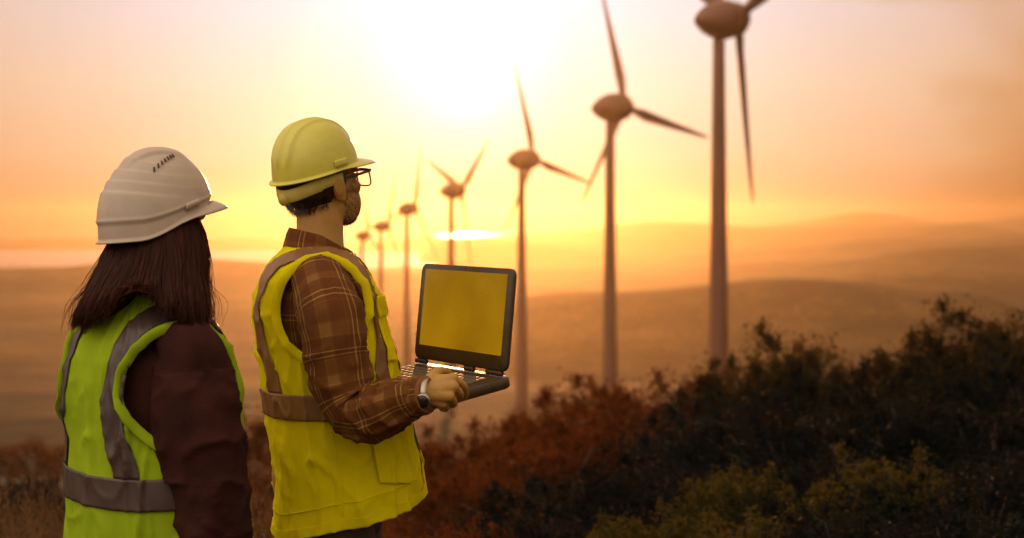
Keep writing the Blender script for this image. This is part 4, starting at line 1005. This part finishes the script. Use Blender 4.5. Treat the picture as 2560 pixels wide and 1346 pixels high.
B = [  # rusty and reddish bushes carry flare red painted into their leaves
    (2480, 760, 12.5, 'dark_a', 'tallest dark bush, its crown top right of all shrubs against the hazy hills', .85),
    (2270, 835, 12.8, 'dark_b', 'dark bush with pale tips leaning against the tallest bush on its turbine side', .75),
    (2610, 880, 11.0, 'dark_c', 'dark bush cut by the right edge of the picture beneath the tallest crown', 1.0),
    (1990, 822, 13.5, 'dark_a', 'pointed dark bush standing alone on the skyline, right of the largest turbine tower', .70),
    (1880, 905, 14.0, 'dark_b', 'low dark bush sloping down to the foot of the largest turbine tower', .9),
    (2110, 905, 13.0, 'dark_c', 'dark bush filling the dip between the two highest crowns on the skyline', .9),
    (1720, 925, 14.5, 'flare_rust_a', 'reddish bush with glinting tips between the two largest turbine towers', .85),
    (1590, 930, 15.5, 'flare_rust_b', 'reddish bush at the foot of the second largest turbine tower', .8),
    (1470, 955, 16.5, 'flare_rust_a', 'rusty bush where the bush line meets the hazy plain', .8),
    (1390, 995, 15.0, 'flare_rust_b', 'low rusty bush right of the tower with the laptop-edge turbine', .8),
    (1250, 1042, 13.0, 'flare_rust_a', 'rusty bush hiding the base of the turbine beside the laptop', .9),
    (1080, 1072, 12.5, 'flare_rust_b', 'rusty bush under the man\'s wrist and watch', .8),
    (1340, 1085, 10.5, 'flare_rust_b', 'broad rust coloured bush below the laptop\'s right corner', 1.0),
    (1560, 1010, 11.5, 'flare_rust_a', 'dark red bush in the middle of the slope in front of the skyline bushes', 1.1),
    (1760, 1010, 10.8, 'dark_c', 'shadowy bush below the largest turbine, in front of the glinting reddish one', 1.1),
    (2010, 985, 10.0, 'dark_c', 'dark bush directly below the lone pointed skyline bush', 1.1),
    (2260, 960, 9.6, 'dark_c', 'large dark bush below the pale-tipped skyline bush', 1.1),
    (2480, 985, 8.8, 'dark_c', 'dark bush with lit sprays below the tallest bush', 1.0),
    (1170, 1160, 9.2, 'flare_rust_a', 'rust bush right beside the rounded front hem of the man\'s vest', 1.0),
    (1420, 1165, 8.6, 'dark_c', 'brown-dark bush in the middle foreground with orange tips along its top', 1.1),
    (1640, 1145, 8.4, 'dark_c', 'dim bush behind the yellow-tipped foreground sprig', 1.1),
    (1850, 1150, 7.6, 'olive_a', 'olive bush with bright yellow-green tips in the right middle foreground', .9),
    (2080, 1120, 7.8, 'dark_c', 'dark bush beside the olive bush with yellow-green tips', 1.0),
    (2240, 1110, 7.2, 'olive_b', 'olive bush with a few lit yellow leaves right of centre foreground', .85),
    (2470, 1130, 6.8, 'dark_c', 'black-green bush filling the bottom right corner', 1.1),
    (1610, 1255, 6.4, 'olive_a', 'low olive sprig lit yellow at the bottom of the picture', .85),
    (1130, 1295, 6.6, 'flare_rust_b', 'small rusty bush at the bottom edge next to the man\'s trousers', .8),
    (1370, 1270, 6.9, 'dark_c', 'dark low bush at the bottom edge between rusty bush and olive sprig', 1.0),
    (1840, 1255, 6.2, 'olive_b', 'olive bush at the bottom edge, right of the low yellow sprig', .9),
    (2080, 1260, 6.0, 'dark_c', 'dark low bush at the bottom edge under the olive bushes', 1.0),
    (2330, 1265, 5.8, 'dark_c', 'dark low bush at the bottom edge near the right corner', 1.0),
    (650, 1000, 34, 'flare_rust_b', 'rusty bush on the slope seen between the two people, the higher one', 1.3),
    (640, 1150, 13, 'flare_rust_a', 'rusty bush seen between the two people below the vest belts', 1.1),
    (670, 1290, 8.0, 'flare_rust_b', 'rusty bush at the bottom edge in the gap between the two people', 1.0),
    (60, 1185, 13.0, 'dark_c', 'dark bush on the far left behind the woman and the dry grass', 1.2),
]
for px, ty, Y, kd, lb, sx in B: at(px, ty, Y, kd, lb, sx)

# undergrowth: low tufts over the slope, past counting
rs = np.random.default_rng(21); cs = []; sz = []
while len(cs) < 5200:
    Y = 5.2 + 75 * rs.random() ** 2.2; x = rs.uniform(-.52, .52) * Y
    if Y < 6.5 and x < .25 and x > -1.6: continue
    cs.append((x, Y, gz(x, Y) + rs.uniform(0, .10 + .003 * Y))); sz.append(Y)
cs = np.array(cs); sz = np.array(sz)
flare_band = np.abs(cs[:, 0] / cs[:, 1] + .03) < .13 + rs.normal(0, .02, len(cs))  # scrub below the sun gets the flare's red in its leaf colour
for sel, mat_, name_, lab_ in ((flare_band, 'leaf_rust', 'undergrowth', 'low scrub tinted flare red covering the slope below the turbines'), (~flare_band, 'leaf_dark', 'undergrowth', 'low dark scrub between the bushes and in the lower left corner')):
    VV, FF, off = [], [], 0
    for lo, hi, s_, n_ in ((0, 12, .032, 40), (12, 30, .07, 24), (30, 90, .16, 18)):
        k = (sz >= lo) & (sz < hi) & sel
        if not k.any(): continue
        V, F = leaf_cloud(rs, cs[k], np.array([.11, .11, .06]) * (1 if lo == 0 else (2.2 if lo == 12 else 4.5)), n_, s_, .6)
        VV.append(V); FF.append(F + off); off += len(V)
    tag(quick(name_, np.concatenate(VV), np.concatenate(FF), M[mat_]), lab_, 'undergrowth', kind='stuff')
# dry grass in the lower left
VV, FF, n0 = [], [], 0
for k in range(1500):
    Y = rs.uniform(3.6, 8.5); x = P(rs.uniform(-120, 200) if k < 900 else rs.uniform(560, 760), 0, Y)[0]
    b0 = np.array([x, Y, gz(x, Y)]); L = rs.uniform(.25, .62) if k % 8 else rs.uniform(.5, .78); d = rs.normal(0, .3, 2); p = []
    for q in np.linspace(0, 1, 6): p.append(b0 + np.array([d[0] * q * q * L, d[1] * q * q * L, L * q * (1 - .25 * q * (abs(d[0]) + abs(d[1])))]))
    w_ = .0022
    for i, c in enumerate(p): VV += [c + np.array([-w_ * (1 - i / 5.5), 0, 0]), c + np.array([w_ * (1 - i / 5.5), 0, 0])]
    FF += [(n0 + 2 * i, n0 + 2 * i + 1, n0 + 2 * i + 3, n0 + 2 * i + 2) for i in range(5)]; n0 += 12
    if k % 4 == 0:                                                  # seed head
        for q in np.linspace(.72, 1, 7):
            i = min(4, int(q * 5)); c = p[i] + (p[i + 1] - p[i]) * (q * 5 - i); e = rs.normal(0, .006, 3)
            VV += [c, c + e + np.array([.003, 0, .006]), c + e * 2 + np.array([0, 0, .013]), c + e + np.array([-.003, 0, .006])]; FF.append((n0, n0 + 1, n0 + 2, n0 + 3)); n0 += 4
tag(quick('dry_grass', VV, FF, M['grass']), 'dry seeding grass in the lower left corner beside the woman', 'grass', kind='stuff')

# row of small trees on the lower left slope
tl_ = ['pale-trunked tree at the left edge of the picture, first of its row', 'pale-trunked tree second in the row from the left edge', 'pale-trunked tree in the middle of the row left of the woman', 'pale-trunked tree next to last in the row, left of the lime vest', 'pale-trunked tree nearest to the lime vest in the row']
TREE = None
for i, lb in enumerate(tl_):
    Y = 172 + 6 * (i % 2) + 3 * i; x = P(8 + 37 * i, 0, Y)[0]; g = gz(x, Y)
    root = empty('tree', (x, Y, g - .1), lb, 'tree', 'row of pale-trunked trees left of the woman')
    if TREE is None:
        t_ = MB(); r2 = np.random.default_rng(5); tube(t_, [(0, 0, 0), (.08, 0, 1.6), (0, .05, 3.2), (.1, 0, 5.0)], [.34, .27, .2, .06], 10, 14); tips = []
        for k in range(60):
            a = r2.uniform(0, 6.28); q = r2.uniform(.3, 1); z = r2.uniform(2.7, 6.6); w_ = 1.9 * math.sqrt(max(.05, 1 - ((z - 4.4) / 2.4) ** 2)); tips.append((math.cos(a) * q * w_, math.sin(a) * q * w_, z))
        for k in range(0, 60, 5): tube(t_, [(.02, 0, 2.4 + .03 * k), tuple(np.array(tips[k]) * (.5, .5, .5) + np.array([0, 0, 1.6])), tips[k]], [.09, .06, .02], 6, 8)
        V, F = leaf_cloud(r2, tips, .36, 60, .22)
        a_ = quick('crown', V, F, M['leaf_rust'], root); o0 = t_.build('trunk', M['pale_bark'], None); o0.parent = root; TREE = (a_, o0)
    else:
        for p in TREE:
            c = p.copy(); col.objects.link(c); c.parent = root
    root.rotation_euler = (0, 0, i * 1.7); s_ = .9 + .08 * (i % 3); root.scale = (s_, s_, s_)
